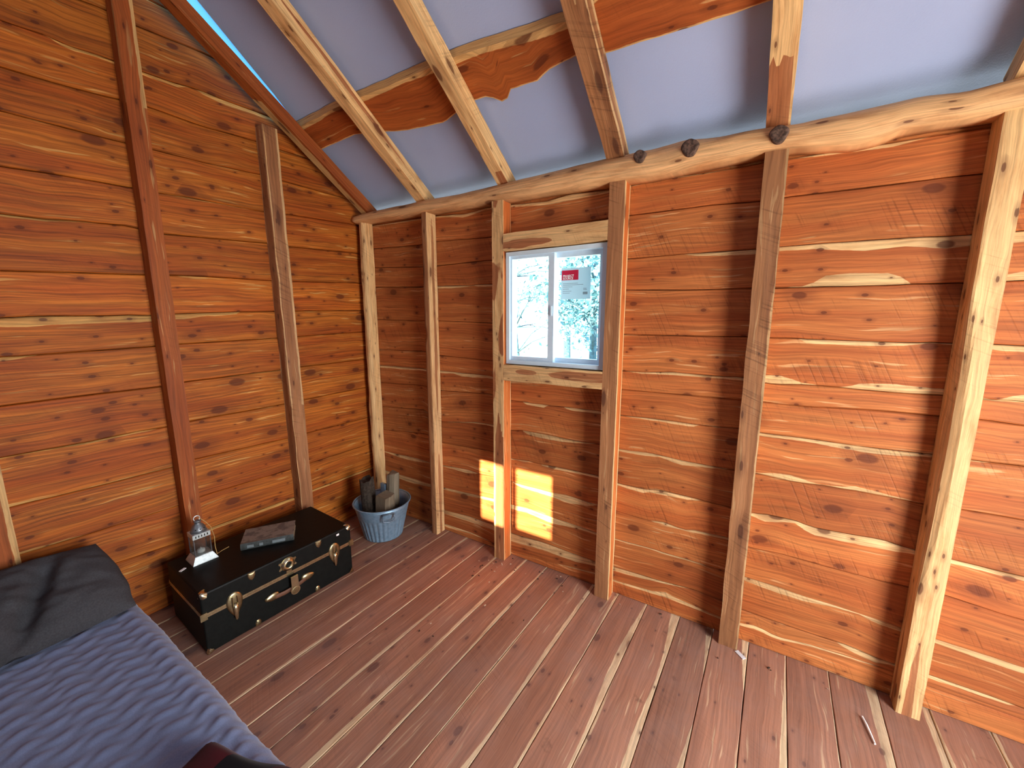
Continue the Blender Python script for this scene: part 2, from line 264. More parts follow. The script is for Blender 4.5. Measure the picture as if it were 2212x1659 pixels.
LEFT_SEAMS=[
[(-1.480,2.786),(-1.205,2.830),(-1.117,2.820),(-0.841,2.839)],
[(-1.502,2.617),(-1.393,2.627),(-1.386,2.628,0.003,0),(-1.329,2.621,0.015,0),(-1.229,2.631,0.011,0),(-1.125,2.632,0.014,0),(-0.956,2.641,0.014,0),(-0.917,2.649,0.003,0),(-0.872,2.652),(-0.855,2.655,0.016,0),(-0.740,2.653,0.024,0),(-0.606,2.660,0.018,0)],
[(-1.524,2.450),(-1.387,2.456),(-1.231,2.470),(-1.118,2.488),(-0.867,2.484),(-0.614,2.501),(-0.500,2.500),(-0.358,2.505)],
[(-1.545,2.288),(-1.231,2.294),(-1.116,2.300),(-0.886,2.305),(-0.610,2.325),(-0.497,2.327)],
[(-1.572,2.082),(-1.426,2.095),(-1.235,2.101),(-1.114,2.105),(-0.953,2.113,0.005,0),(-0.608,2.121),(-0.492,2.134),(-0.006,2.164)],
[(-1.595,1.904,0.008,0),(-1.474,1.908,0.007,0),(-1.372,1.919,0.002,0),(-1.223,1.929),(-1.113,1.914),(-0.882,1.928),(-0.601,1.945),(-0.476,1.944),(0.008,1.971)],
[(-1.623,1.688),(-1.434,1.699),(-1.212,1.709),(-1.107,1.717),(-0.904,1.726),(-0.596,1.729),(-0.467,1.736),(0.001,1.758)],
[(-1.647,1.505,0.034,0),(-1.587,1.511,0.042,0),(-1.517,1.514,0.034,0),(-1.457,1.514,0.035,0),(-1.308,1.516,0.029,0),(-1.283,1.520,0.032,0),(-1.204,1.517,0.028,0),(-1.104,1.526,0.025,0),(-1.048,1.529,0.027,0),(-0.965,1.533,0.015,0),(-0.902,1.536,0.017,0),(-0.814,1.541,0.011,0),(-0.780,1.542),(-0.594,1.547),(-0.469,1.552),(0.011,1.564)],
[(-1.667,1.352,0.014,0),(-1.592,1.353,0.005,0),(-1.576,1.355),(-1.208,1.367),(-1.101,1.374),(-0.595,1.384),(-0.469,1.390),(0.019,1.405)],
[(-1.692,1.159),(-1.527,1.163),(-1.198,1.166),(-1.097,1.176),(-0.594,1.186,0.003,0),(-0.468,1.191),(0.019,1.200)],
[(-1.719,0.953),(-1.478,0.952,0.006,0),(-1.311,0.959,0.006,0),(-1.198,0.957),(-1.093,0.964),(-0.585,0.968),(-0.464,0.972),(0.019,0.984)],
[(-1.721,0.742,0,0.015),(-1.666,0.743,0,0.010),(-1.597,0.740,0,0.003),(-1.464,0.739,0,0.006),(-1.197,0.740,0,0.005),(-1.091,0.753),(-0.581,0.742),(-0.453,0.744),(0.033,0.749)],
[(-1.713,0.530,0,0.013),(-1.565,0.528,0,0.008),(-1.530,0.526),(-1.184,0.528,0,0.005),(-1.084,0.538),(-0.571,0.530),(-0.448,0.533),(0.029,0.534)],
[(-1.483,0.342),(-1.185,0.324),(-1.068,0.339,0.012,0),(-0.566,0.333,0.017,0),(-0.440,0.337,0.010,0),(0.036,0.339,0.009,0)],
]
LEFT_TOP1 = [(-3.2, 2.95), (-1.5, 2.955, .01, 0), (0, 2.97)]
LEFT_TOP2 = [(-3.2, 3.11), (-1.5, 3.12), (0, 3.13)]
# ------------------------------------------------------------------ room shell
RND = random.Random(7)
PITCHR = 0.68
def rbot(y): return 2.225 - PITCHR * y if y > -1.55 else 2.225 - PITCHR * (-3.10 - y)     # underside of the rafters
XL, XR, YB, YF = 0.17, DOOR['x'], -3.20, 0.08
def interp(L, u):
    if u <= L[0][0]: p = L[0]; return p[1], p[2] if len(p) > 2 else 0, p[3] if len(p) > 3 else 0
    for a, b in zip(L, L[1:]):
        if u <= b[0]:
            t = (u - a[0]) / max(1e-6, b[0] - a[0]); g = lambda k: (a[k] if len(a) > k else 0) * (1 - t) + (b[k] if len(b) > k else 0) * t
            return g(1), g(2), g(3)
    p = L[-1]; return p[1], p[2] if len(p) > 2 else 0, p[3] if len(p) > 3 else 0
def boards(mb, lo, hi, u0, u1, to3, rnd, tilt=(0.0, 0.0), thick=0.022, step=0.035, bev=0.004, gap=0.0012, uoff=0.0):
    """one board between the edge curves lo(u), hi(u) -> (z, sap thickness)"""
    n = max(2, int((u1 - u0) / step)); cols = []
    for k in range(n + 1):
        u = u0 + (u1 - u0) * k / n
        zl, sl = lo(u); zh, sh = hi(u)
        w = nz(u * 9, rnd * 40) * 0.0012; zl += gap + w; zh -= gap - w
        if zh - zl < 0.012: zh = zl + 0.012
        prof = [(zl, thick), (zl, bev + tilt[0]), (zl + bev, tilt[0]), ((zl + zh) / 2, (tilt[0] + tilt[1]) / 2 - 0.0012), (zh - bev, tilt[1]), (zh, bev + tilt[1]), (zh, thick)]
        cols.append([mb.vert(to3(u, z, o), (u + uoff, z - zl), (z - (zh - sh)) - max(0, .006 - 4 * sh), ((zl + sl) - z) - max(0, .006 - 4 * sl), rnd) for z, o in prof])
    m = len(cols[0])
    for a, b in zip(cols, cols[1:]):
        for j in range(m - 1): mb.face((a[j], b[j], b[j + 1], a[j + 1]))
    mb.face(cols[0]); mb.face(cols[-1][::-1])
def plank_wall(mb, seams, u0, u1, zbot, top, to3, holes=(), seed=1, tiltamp=0.004):
    R = random.Random(seed); rows = [None] + list(seams[::-1]) + ['top']
    for i in range(len(rows) - 1):
        a, b = rows[i], rows[i + 1]
        lo = (lambda u: (zbot, 0)) if a is None else (lambda u, a=a: (interp(a, u)[0], interp(a, u)[2]))
        hi = (lambda u: (top(u), 0)) if b == 'top' else (lambda u, b=b: (interp(b, u)[0], interp(b, u)[1]))
        hi2 = lambda u, hi=hi: (min(hi(u)[0], top(u)), hi(u)[1])
        rnd = R.random(); t = (R.uniform(0, tiltamp), R.uniform(tiltamp * 0.3, tiltamp * 1.8))
        if b == "top" and seed == 4: t = (0.016, 0.016)
        segs = [(u0, u1, None)]
        for h in holes:
            new = []
            for s0, s1, _ in segs:
                if h[0] > s0 and h[1] < s1: new += [(s0, h[0], None), (h[0], h[1], h), (h[1], s1, None)]
                else: new.append((s0, s1, _))
            segs = new
        for s0, s1, h in segs:
            zm = [(lo(s0 + (s1 - s0) * k / 6)[0], hi2(s0 + (s1 - s0) * k / 6)[0]) for k in range(7)]
            # trim where a sloping roof line cuts the board away
            if h is None:
                ks = [k for k in range(61) if hi2(s0 + (s1 - s0) * k / 60)[0] - lo(s0 + (s1 - s0) * k / 60)[0] > 0.012]
                if not ks: continue
                e0, e1 = s0 + (s1 - s0) * ks[0] / 60, s0 + (s1 - s0) * ks[-1] / 60
                if e1 - e0 > 0.03: boards(mb, lo, hi2, e0, e1, to3, rnd, t)
            else:
                if min(z[0] for z in zm) < h[2] - 0.012:
                    boards(mb, lo, lambda u: (min(hi2(u)[0], h[2]), hi2(u)[1]), s0, s1, to3, rnd, t)
                if max(z[1] for z in zm) > h[3] + 0.012:
                    boards(mb, lambda u: (max(lo(u)[0], h[3]), lo(u)[1]), hi2, s0, s1, to3, rnd, t)
def even_seams(z1, h, u0, u1, seed):
    R = random.Random(seed); out = []; z = 0.12
    while z < z1:
        out.append([(u0, z + R.uniform(-.01, .01), R.uniform(0, .02), 0), ((u0 + u1) / 2, z, R.uniform(0, .03), 0), (u1, z + R.uniform(-.01, .01), 0, 0)]); z += h * R.uniform(.85, 1.15)
    return out[::-1]

WIN = (1.449, 2.036, 1.244, 1.868)      # rough opening of the window
# wall with the window
mb = MB()
plank_wall(mb, WIN_SEAMS, XL - .02, XR + .02, 0.0, lambda u: 2.235, lambda u, z, o: (u, YF + o, z), holes=[WIN], seed=4)
mb.m = 1
def backing(mb, u0, u1, z0, z1, to3, holes):
    us = sorted({u0, u1, *[h[0] for h in holes], *[h[1] for h in holes]}); zs = sorted({z0, z1, *[h[2] for h in holes], *[h[3] for h in holes]})
    for a, b in zip(us, us[1:]):
        for c, d in zip(zs, zs[1:]):
            if any(h[0] <= a and b <= h[1] and h[2] <= c and d <= h[3] for h in holes): continue
            P = [to3(u, z, o) for o in (0.024, 0.04) for u, z in ((a, c), (b, c), (b, d), (a, d))]
            for q in ((0, 1, 2, 3), (7, 6, 5, 4), (0, 4, 5, 1), (1, 5, 6, 2), (2, 6, 7, 3), (3, 7, 4, 0)): mb.quad([P[k] for k in q])
backing(mb, XL - .06, XR + .06, 0.0, 2.235, lambda u, z, o: (u, YF + o, z), [WIN])
tag(mb.build('wall_window', [M['wall'], M['dark_back']]), 'window wall of wavy-edged red cedar boards with cream sapwood', 'wall', kind='structure')

# left gable wall
mb = MB()
ltop = lambda u: rbot(u) + 0.128
plank_wall(mb, [LEFT_TOP2, LEFT_TOP1] + LEFT_SEAMS, YB - .03, YF + .02, 0.0, ltop, lambda u, z, o: (XL - o, u, z), seed=9, tiltamp=0.003)
mb.m = 1
us = [YB - .06, -1.55, YF + .06]
for a, b in zip(us, us[1:]):
    for x in (XL - 0.026, XL - 0.042):
        mb.quad([(x, a, 0), (x, b, 0), (x, b, ltop(b)), (x, a, ltop(a))])
tag(mb.build('wall_left', [M['wall_left'], M['dark_back']], recalc=False), 'left gable wall of horizontal orange-brown cedar boards full of knots', 'wall', kind='structure')

# wall behind the photographer, with the window the sun shines through
BWIN = (0.858, 1.420, 1.55, 2.01)
mb = MB()
plank_wall(mb, even_seams(2.25, .15, XL, XR, 5), XL, XR, 0.0, lambda u: 2.30, lambda u, z, o: (u, YB - o, z), holes=[BWIN], seed=12)
mb.m = 1; backing(mb, XL - .06, XR + .06, 0.0, 2.30, lambda u, z, o: (u, YB - o, z), [BWIN])
tag(mb.build('wall_back', [M['wall_dim'], M['dark_back']]), 'cedar board wall behind the photographer', 'wall', kind='structure')
mb = MB()
for x in (0.868, 1.1375, 1.410): mb.box((x, YB - 0.02, 1.78), (0.035 if x == 1.1375 else 0.02, 0.05, 0.46))
for z in (1.56, 2.0): mb.box((1.139, YB - 0.02, z), (0.562, 0.05, 0.02))
tag(mb.build('window_2', simple('vinyl_back', (0.7, 0.7, 0.7), 0.4)), 'window in the wall behind the photographer', 'window', kind='structure')
# right wall with the open doorway
mb = MB()
plank_wall(mb, even_seams(3.3, .15, YB, YF, 8), YB, YF, 0.0, ltop, lambda u, z, o: (XR + o, u, z), holes=[(DOOR['y0'], DOOR['y1'], -0.02, DOOR['z1'])], seed=15)
mb.m = 1
for a, b, z0 in ((YB, DOOR['y0'], 0), (DOOR['y0'], -1.55, DOOR['z1']), (-1.55, DOOR['y1'], DOOR['z1']), (DOOR['y1'], YF, 0)):
    if a < b: mb.quad([(XR + .03, a, z0), (XR + .03, b, z0), (XR + .03, b, ltop(b)), (XR + .03, a, ltop(a))])
tag(mb.build('wall_right', [M['wall_dim'], M['dark_back']], recalc=False), 'right-hand cedar board wall with the open doorway', 'wall', kind='structure')

# floor: six inch boards running towards the window wall
mb = MB(); R = random.Random(21)
FX = [0.02, 0.165, 0.315, 0.465, 0.615, 0.765, 0.917, 1.083, 1.235, 1.388, 1.562, 1.705, 1.848, 2.012, 2.150, 2.303, 2.467, 2.620, 2.770, 2.914, 3.065, 3.222, 3.376, 3.540, 3.69, 3.84, 3.99, 4.14, 4.29]
SAPR = {6: .012, 7: .014, 9: .022, 10: .022, 11: .014, 13: .030, 14: .012, 15: .024, 16: .045, 17: .03, 18: .028, 19: .030, 21: .026, 22: .022}
for i in range(len(FX) - 1):
    x0, x1 = FX[i], FX[i + 1]; r = R.random(); A = SAPR.get(i + 1, R.uniform(0, .012)) * 1.0; ph = R.uniform(0, 50)
    B = R.choice([0, 0, 0.014])
    lo = lambda u, x0=x0, B=B, ph=ph: (x0, max(0, B * (0.3 + 1.6 * nz(u * 1.7, ph + 9))))
    hi = lambda u, x1=x1, A=A, ph=ph: (x1, max(0, A * (0.55 + 1.3 * nz(u * 1.5, ph))))
    boards(mb, lo, hi, YB, YF + 0.02, lambda u, z, o: (z + 0.022 * u, u, -o), r, (R.uniform(0, .0012), R.uniform(0, .0012)), thick=0.025, step=0.06, bev=0.0020, gap=0.0014)
mb.m = 1; mb.box((2.15, -1.56, -0.036), (4.4, 3.4, 0.02))
tag(mb.build('floor', [M['floor'], M['dark_back']]), 'dusty reddish-brown cedar plank floor with cream board edges', 'floor', kind='structure')

# ceiling: white foam-faced roof sheets above the rafters
g = G('foam_sheet'); tc = g.n('ShaderNodeTexCoord').outputs['Object']
n1 = g.noise(tc, 4, 0.7, 160.0); n2 = g.noise(tc, 2, 0.5, 2.0)
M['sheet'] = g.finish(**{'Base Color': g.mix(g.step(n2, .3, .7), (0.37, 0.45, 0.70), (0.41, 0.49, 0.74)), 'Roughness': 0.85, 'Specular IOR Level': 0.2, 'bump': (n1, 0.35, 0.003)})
SV = 0.135                                                            # sheet height above the rafter underside
mb = MB()
left_edge = [(0.42, .05), (-0.10, .05), (-0.44, .10), (-0.455, .266), (-0.55, .286), (-0.64, .296), (-0.75, .312), (-0.90, .334), (-1.10, .355), (-1.55, .39)]
def sheet(edge, zf, xr):
    bot = [[], []]
    for y, x in edge:
        n = 14
        for k in (0, 1):
            bot[k].append([mb.vert((x + (xr - x) * j / n, y, zf(y) + 0.02 * k + 0.0025 * nz(j * .9, y * 4)), (j, y)) for j in range(n + 1)])
    for k in (0, 1):
        for a, b in zip(bot[k], bot[k][1:]):
            for j in range(14): mb.face((a[j], a[j + 1], b[j + 1], b[j]))
    for a, b, c, d in [(bot[0][i][0], bot[0][i + 1][0], bot[1][i + 1][0], bot[1][i][0]) for i in range(len(edge) - 1)]: mb.face((a, b, c, d))
sheet(left_edge, lambda y: 2.225 - PITCHR * y + SV, XR + 0.3)
sheet([(-1.55, .05), (-2.4, .05), (-3.5, .05)], lambda y: rbot(y) + SV if y >= -3.1 else 2.225 + SV + (y + 3.1) * PITCHR, XR + 0.3)
mb.smooth = True
tag(mb.build('ceiling', M['sheet'], recalc=False), 'pale grey-white foam-faced roof sheeting above the rafters', 'ceiling', kind='structure')

# added translucent film, its blue glow standing in for sky in the gable gap
g = G('sky_gap_film'); _d = g.n('ShaderNodeBsdfTranslucent', {'Color': (0.05, 0.17, 0.30, 1)}).outputs[0]; _e = g.n('ShaderNodeBsdfDiffuse', {'Color': (0.2, 0.36, 0.45, 1)}).outputs[0]
_m2 = g.n('ShaderNodeMixShader', {0: 0.3, 1: _d, 2: _e}); g.t.links.new(_m2.outputs[0], g.out.inputs[0])
mb = MB(); fe = [p for p in left_edge if p[0] <= -0.44]; rr_ = []
for y, x in fe: rr_.append([mb.vert((xx, y, 2.225 - PITCHR * y + SV + dz), (0, 0)) for xx, dz in ((.10, .001), (x + .012, .001))])
for a, b in zip(rr_, rr_[1:]): mb.face((a[0], a[1], b[1], b[0]))
tag(mb.build('sky_gap_strip', g.mat, recalc=False), 'added translucent blue strip standing in for the sky gap at the gable rafter', 'trim', kind='structure')

# ------------------------------------------------------------------ sticks: studs, rafters, plate
def stick(name, A, B, side, depth, w, d, mat, sapf=None, wane=None, wob=0.0015, rnd=None, n=None, mfc=8, profile=None, root=None, mats2=None):
    """a sawn stick from A to B (centre of the FRONT face); side = unit vector to its right, depth = unit vector away from the viewer.
    faces 0 front, 1 right, 2 back, 3 left; sapf(face, metres across, width, metres along) -> signed metres inside the sapwood"""
    A, B = Vector(A), Vector(B); side, depth = Vector(side).normalized(), Vector(depth).normalized()
    L = (B - A).length; n = n or max(8, int(L / 0.04)); rnd = RND.random() if rnd is None else rnd
    mb = MB(); grid = {}
    def pos(face, t, k):
        u = L * k / n; ww, dd, ox, oz = (w, d, 0, 0) if profile is None else profile(u, L, w, d)
        if face == 0: x, y = (t - .5) * ww, 0
        elif face == 1: x, y = ww / 2, t * dd
        elif face == 2: x, y = (.5 - t) * ww, dd
        else: x, y = -ww / 2, (1 - t) * dd
        if wane:
            for ci, cx, cy in ((0, -ww / 2, 0), (1, ww / 2, 0), (2, ww / 2, dd), (3, -ww / 2, dd)):
                q = wane(ci, u)
                if q > 0:
                    dist = abs(x - cx) + abs(y - cy)
                    if dist < q:
                        sx = -1 if cx > 0 else 1; sy = 1 if cy == 0 else -1; amt = (q - dist) * 0.38
                        x += sx * amt; y += sy * amt
        x += wob * nz(u * 7 + rnd * 60, x * 25, y * 25); y += wob * nz(u * 7 + rnd * 90, x * 25, y * 25) if y < dd * 0.9 else 0
        return A + (B - A) * (k / n) + side * (x + ox) + depth * (y + oz)
    voff = 0
    for face in range(4):
        mb.m = 1 if mats2 and face == 1 else 0
        wid = w if face in (0, 2) else d; ids = []
        for k in range(n + 1):
            u = L * k / n; row = []
            for j in range(mfc + 1):
                t = j / mfc
                row.append(mb.vert(pos(face, t, k), (u, voff + t * wid), sapf(face, t * wid, wid, u) if sapf else -1.0, -1.0, rnd))
            ids.append(row)
        voff += wid
        for a, b in zip(ids, ids[1:]):
            for j in range(mfc): mb.face((a[j], b[j], b[j + 1], a[j + 1]))
        grid[face] = ids
    mb.m = 0
    for k in (0, n):
        ring = [pos(f, t / 4, k) for f in range(4) for t in range(4)]
        c = [mb.vert(p, (0, i * .01), -1, -1, rnd) for i, p in enumerate(ring)]; mb.face(c if k else c[::-1])
    return mb
HEART = lambda *a: -1.0
SAPW = lambda *a: 1.0
def edges(l=0.0, r=0.0, seed=0.0, amp=0.006, freq=2.0):
    return lambda t, w, u: max((l + amp * nz(u * freq, seed)) - t if l > 0 else -1, (r + amp * nz(u * freq, seed + 5)) - (w - t) if r > 0 else -1)
def streak(c, hw, seed=0.0, freq=2.0, u0=-9, u1=99):
    """heartwood streak in a sapwood face"""
    def fn(t, w, u):
        h = hw * (0.55 + 1.2 * nz(u * freq, seed)); 
        if u < u0 or u > u1: h = -0.02
        return abs(t - c * w - 0.010 * nz(u * 1.3, seed + 3)) - h
    return fn
def faces(f0, f1=None, f2=None, f3=None):
    F = [f0, f1 or f0, f2 or f0, f3 or f0]
    return lambda face, t, w, u: F[face](t, w, u) if F[face] not in (HEART, SAPW) else F[face]()
def finish_stick(mb, name, mat, label, cat, group):
    o = mb.build(name, mat); return tag(o, label, cat, group)
GW = 'studs of the window wall'; GL = 'studs of the left wall'
def pzb(x): return interp([(0.17, 2.166), (.33, 2.166), (.914, 2.150), (1.443, 2.137), (1.763, 2.134), (2.138, 2.120), (2.217, 2.118), (2.451, 2.125), (2.657, 2.129), (2.734, 2.127), (2.851, 2.111), (2.908, 2.102), (2.95, 2.102), (3.0, 2.108), (3.035, 2.121), (3.122, 2.121), (3.272, 2.116), (4.2, 2.11)], x)[0]
def wall_stud(x0, x1, mat, sapf, label, wane=None, wob=0.002, xt=None, profile=None, side=None):
    c0 = (x0 + x1) / 2; c1 = c0 if xt is None else xt
    mb = stick('s', (c0, 0, 0), (c1, 0, pzb(c0) + 0.004), (1, 0, 0), (0, 1, 0), x1 - x0, 0.079, mat, sapf, wane, wob, profile=profile, mats2=side)
    return finish_stick(mb, 'wall_stud', [M[mat], M[side]] if side else M[mat], label, 'stud', GW)
bump_at = lambda u, c, w: math.exp(-((u - c) / w) ** 2)
wall_stud(0.207, 0.274, 'pale', faces(SAPW, lambda t, w, u: 1.0), 'pale yellow corner stud with dark knots, standing behind the metal tub', wob=0.005,
          wane=lambda c, u: 0.022 + 0.012 * nz(u * 3, 2) if c in (0, 1) else 0)
wall_stud(0.818, 0.880, 'stud_brown', faces(edges(0, .008, 1), streak(.55, .018, 4)), 'narrow stud between tub corner and window, brown front and striped red side', wob=0.003,
          wane=lambda c, u: 0.020 + 0.02 * bump_at(u, 1.40, .04) if c == 0 else 0.0)
wall_stud(1.372, 1.446, 'pale', faces(lambda t, w, u: min(.05 * (.20 - nz(u * 3.2, t * 16, 3)), u - .95 + .5 * abs(t / w - .5)) if u > .8 else .012 - t, edges(.004, .004, 7)), 'stud along left side of window, pale upper front, red side, sunlit foot', wob=0.002, side='stud_orange')
wall_stud(2.041, 2.116, 'stud_brown', faces(edges(.0, .003, 2), edges(.014, .012, 8, .006)), 'stud along right side of window, brown front, bright orange cream-edged side', wob=0.0015, side='stud_orange')
wall_stud(2.651, 2.727, 'stud_brown', faces(edges(0, .006, 3), edges(.01, .02, 11)), 'rough-sawn reddish-brown stud with thin cream right edge, next right after window studs', wob=0.003)
wall_stud(3.262, 3.332, 'pale', faces(lambda t, w, u: (abs(t - .032) - (.014 * max(0, 1 - u / .38) ** .6 if u < .38 else -.02)), None), 'wide pale yellow stud with scattered small knots at the right', wob=0.0015,
          wane=lambda c, u: 0.006 + 0.030 * max(0, 1 - ((u - 1.05) / .55) ** 2) if c == 0 else 0)
def left_stud(y0, y1, top, mat, sapf, label, dy=0.0, wane=None, wob=0.002):
    yc = (y0 + y1) / 2
    mb = stick('s', (0.25, yc, 0), (0.25, yc + dy, top), (0, 1, 0), (-1, 0, 0), y1 - y0, 0.079, mat, sapf, wane, wob)
    return finish_stick(mb, 'wall_stud', M[mat], label, 'stud', GL)
left_stud(-1.187, -1.118, rbot(-1.15) - 0.002, 'stud_red', faces(lambda t, w, u: (t - w + .012) if u > 2.42 else -1, None), 'dark red-brown stud on left wall rising behind the lantern')
left_stud(-0.584, -0.504, rbot(-0.555) - 0.030, 'stud_brown', faces(lambda t, w, u: max(.006 - t, .012 + .006 * nz(u * 3, 1) - (w - t)) if u > .95 else .004 - t, None), 'stud with cream live edges on left wall behind trunk far end', dy=-0.028, wob=0.004)
left_stud(-1.800, -1.728, rbot(-1.76) - 0.002, 'stud_red', faces(lambda t, w, u: (.016 + .008 * nz(u * 5, 3)) - (w - t), None), 'stud with yellow sapwood edge at far left, behind the grey pillow')

# window header and sill pieces between the two window studs
def cross(z0, z1, name, sapf, label):
    mb = stick('s', (1.4465, 0.0, (z0 + z1) / 2), (2.0405, 0.0, (z0 + z1) / 2), (0, 0, 1), (0, 1, 0), z1 - z0, 0.079, 'pale', sapf, None, 0.0015, n=50, mfc=14,
               profile=(lambda u, L, w, d: (w + .004 * nz(u * 6, 1), d, 0, 0)))
    return tag(mb.build(name, M['pale']), label, name.split('_')[-1])
cross(1.872, 1.962, 'window_header', faces(lambda t, w, u: .03 * (((u - .10) / .20) ** 2 + ((t - .030) / .022) ** 2 - 1 + .5 * nz(u * 12, t * 30)), SAPW), 'pale rough-sawn header board above the window frame')
cross(1.150, 1.240, 'window_sill', faces(lambda t, w, u: .03 * min(((u - .15) / .07) ** 2 + ((t - .056) / .014) ** 2 - 1, ((u - .50) / .22) ** 2 + ((t - .056) / .024) ** 2 - 1 + .5 * nz(u * 14, t * 30)), SAPW), 'pale sill board with brown streaks below the window frame')

# top plate: a half-round log along the top of the window wall
def plate_log():
    mb = MB(); n = 160; x0, x1 = 0.18, XR; rnd = .37; rings = []
    ztop = [(0.17, 2.220), (.36, 2.229), (.8, 2.231), (1.17, 2.224), (1.545, 2.232), (2.02, 2.246), (2.21, 2.241), (2.358, 2.249), (2.5, 2.230), (2.62, 2.231), (2.75, 2.217), (2.91, 2.221), (3.07, 2.223), (3.17, 2.208), (3.29, 2.216), (4.2, 2.22)]
    K = 20
    for k in range(n + 1):
        x = x0 + (x1 - x0) * k / n; zb = pzb(x); zt = interp(ztop, x)[0] + .003 * nz(x * 8, 3)
        h = zt - zb; ring = []
        pf = [(0.0, .080), (0.0, .045), (0.0, .012), (.04, -.004), (.12, -.014), (.25, -.021), (.42, -.025), (.58, -.023), (.72, -.016), (.84, -.004), (.93, .012), (.985, .030), (1.0, .052), (1.0, .080)]
        for a, yy in pf:
            bz = .010 * nz(x * 5, a * 3, 1) if 0.05 < a < .95 else 0
            for kx, kz in KN:
                dd = math.hypot((x - kx) / .045, (zb + a * h - kz) / .04)
                if 0.05 < a and dd < 1.4: bz -= .006 * max(0, 1 - (dd / 1.4) ** 2)
            ring.append((Vector((x, yy + bz, zb + a * h)), a * .13))
        rings.append([mb.vert(p, (x, vv), 1.0 if vv > .006 else .5, -1, rnd) for p, vv in ring])
    for a, b in zip(rings, rings[1:]):
        for j in range(len(a)):
            j2 = (j + 1) % len(a); mb.smooth = j2 != 0; mb.face((a[j], b[j], b[j2], a[j2]))
    mb.face(rings[0]); mb.face(rings[-1][::-1])
    return mb
KNP = [(2.182, 2.200), (2.385, 2.192), (2.690, 2.174)]
KN = [(2.17, 2.215), (2.365, 2.215), (2.685, 2.192)]
o = plate_log().build('top_plate', M['log']); tag(o, 'pale peeled log plate along the top of the window wall', 'wall plate')
g = G('knot_wood'); tc = g.n('ShaderNodeTexCoord').outputs['Object']
M['knot'] = g.finish(**{'Base Color': g.mix(g.step(g.noise(tc, 4, .6, 90.0), .35, .65), (0.04, 0.022, 0.014), (0.15, 0.085, 0.06)), 'Roughness': .8})
for (kx, kz), r, st in zip(KNP, (.027, .034, .031), (.010, -.006, .002)):
    kb = MB(); kb.smooth = True; yf = -0.037
    kb.rings([[Vector((kx + rr * r * math.cos(a) * (1 + .1 * math.sin(3 * a)), yy, kz + rr * r * .95 * math.sin(a) * (1 + .1 * math.cos(2 * a + kx)))) for a in [2 * math.pi * j / 22 for j in range(22)]]
              for rr, yy in ((1.0, -.004), (1.0, yf + .006), (.86, yf), (.5, yf + .003), (.08, yf + .005))])
    k = kb.build('knot', M['knot'], None, label='round dark cut knot'); k.parent = o

# rafters
SL = Vector((0, -1, PITCHR)).normalized(); NUP = Vector((0, PITCHR, 1)).normalized()
def rafter(x0, x1, mat, sapf, label, y0=0.06, wane=None, wob=0.003, dv=0.075, profile=None):
    xc = (x0 + x1) / 2
    yb = lambda y: Vector((xc, y, 2.2265 - PITCHR * y))
    mb = stick('r', yb(y0), yb(-1.53), (1, 0, 0), NUP, x1 - x0, dv, mat, sapf, wane, wob, profile=profile)
    return finish_stick(mb, 'rafter', M[mat], label, 'rafter', 'roof rafters')
rafter(0.262, 0.330, 'stud_red', faces(lambda t, w, u: (.030 if u < .85 else -.01) + .01 * nz(u * 3, 2) - t * .62 if u < 1.2 else -1, HEART), 'gable rafter against left wall, red side with cream lower edge', dv=.068)
rafter(0.793, 0.866, 'pale', faces(SAPW, streak(.55, .013, 4.5, 1.1)), 'pale tan rafter with a red streak, first inside the gable rafter')
rafter(1.407, 1.474, 'pale', faces(lambda t, w, u: -1.0 if u < .14 and t > .02 - .1 * (u - .10) and t > .01 else 1.0, SAPW), 'pale knotty rafter with dark split foot, left of the middle rafter', wob=.004, dv=.075)
rafter(2.022, 2.103, 'stud_brown', faces(lambda t, w, u: 1.0 if nz(u * 1.5, t * 30, 8) > .25 else -1.0, edges(.02, 0.02, 4)), 'tan-brown rafter with a sloping saw-marked face above the window right stud', wob=.003)
rafter(2.645, 2.722, 'pale', faces(lambda t, w, u: (u - .30 - .05 * nz(t * 60, 1) + .25 * (w - t)) if t < w - .008 else 1.0, SAPW), 'rafter pale above and dark red at its foot, right of centre')
rafter(3.275, 3.345, 'pale', faces(SAPW, SAPW), 'rafter at the upper right corner, mostly out of view')

# purlin lying across the rafters
def purlin():
    lo = [(.17, -.30), (.65, -.312), (1.0, -.255), (1.25, -.235), (1.44, -.275), (1.55, -.272), (1.62, -.225), (1.66, -.27), (1.80, -.262), (1.86, -.285), (2.0, -.295), (2.1, -.272), (2.56, -.255), (3.3, -.26), (4.2, -.26)]
    hi = [(.17, -.425), (.65, -.435), (1.5, -.425), (2.0, -.39), (2.15, -.42), (2.6, -.435), (4.2, -.43)]
    mb = MB(); n = 120; rows = []
    z = lambda y, k: 2.225 - PITCHR * y + .0955 + k * .034
    for i in range(n + 1):
        x = .18 + (XR - .18) * i / n; a = interp(lo, x)[0] + .004 * nz(x * 11, 1); b = interp(hi, x)[0] + .003 * nz(x * 9, 5); w = a - b
        sap = .016 + .016 * nz(x * 2.4, 3); sap = max(sap, .004) if x < 2.05 else .006
        ys = [a, a - .33 * w, a - .66 * w, b]
        r = [mb.vert((x, y, z(y, 0)), (x, a - y), sap - (y - b), (.004 - (a - y)), .62) for y in ys] + [mb.vert((x, y, z(y, 1)), (x, a - y + .3), .03 if y == b else -1, -1, .62) for y in ys[::-1]]
        rows.append(r)
    for p, q in zip(rows, rows[1:]):
        for j in range(8): mb.face((p[j], q[j], q[(j + 1) % 8], p[(j + 1) % 8]))
    mb.face(rows[0]); mb.face(rows[-1][::-1])
    return mb
tag(purlin().build('purlin', M['stud_red']), 'wide red live-edge purlin board crossing above the rafters', 'purlin')
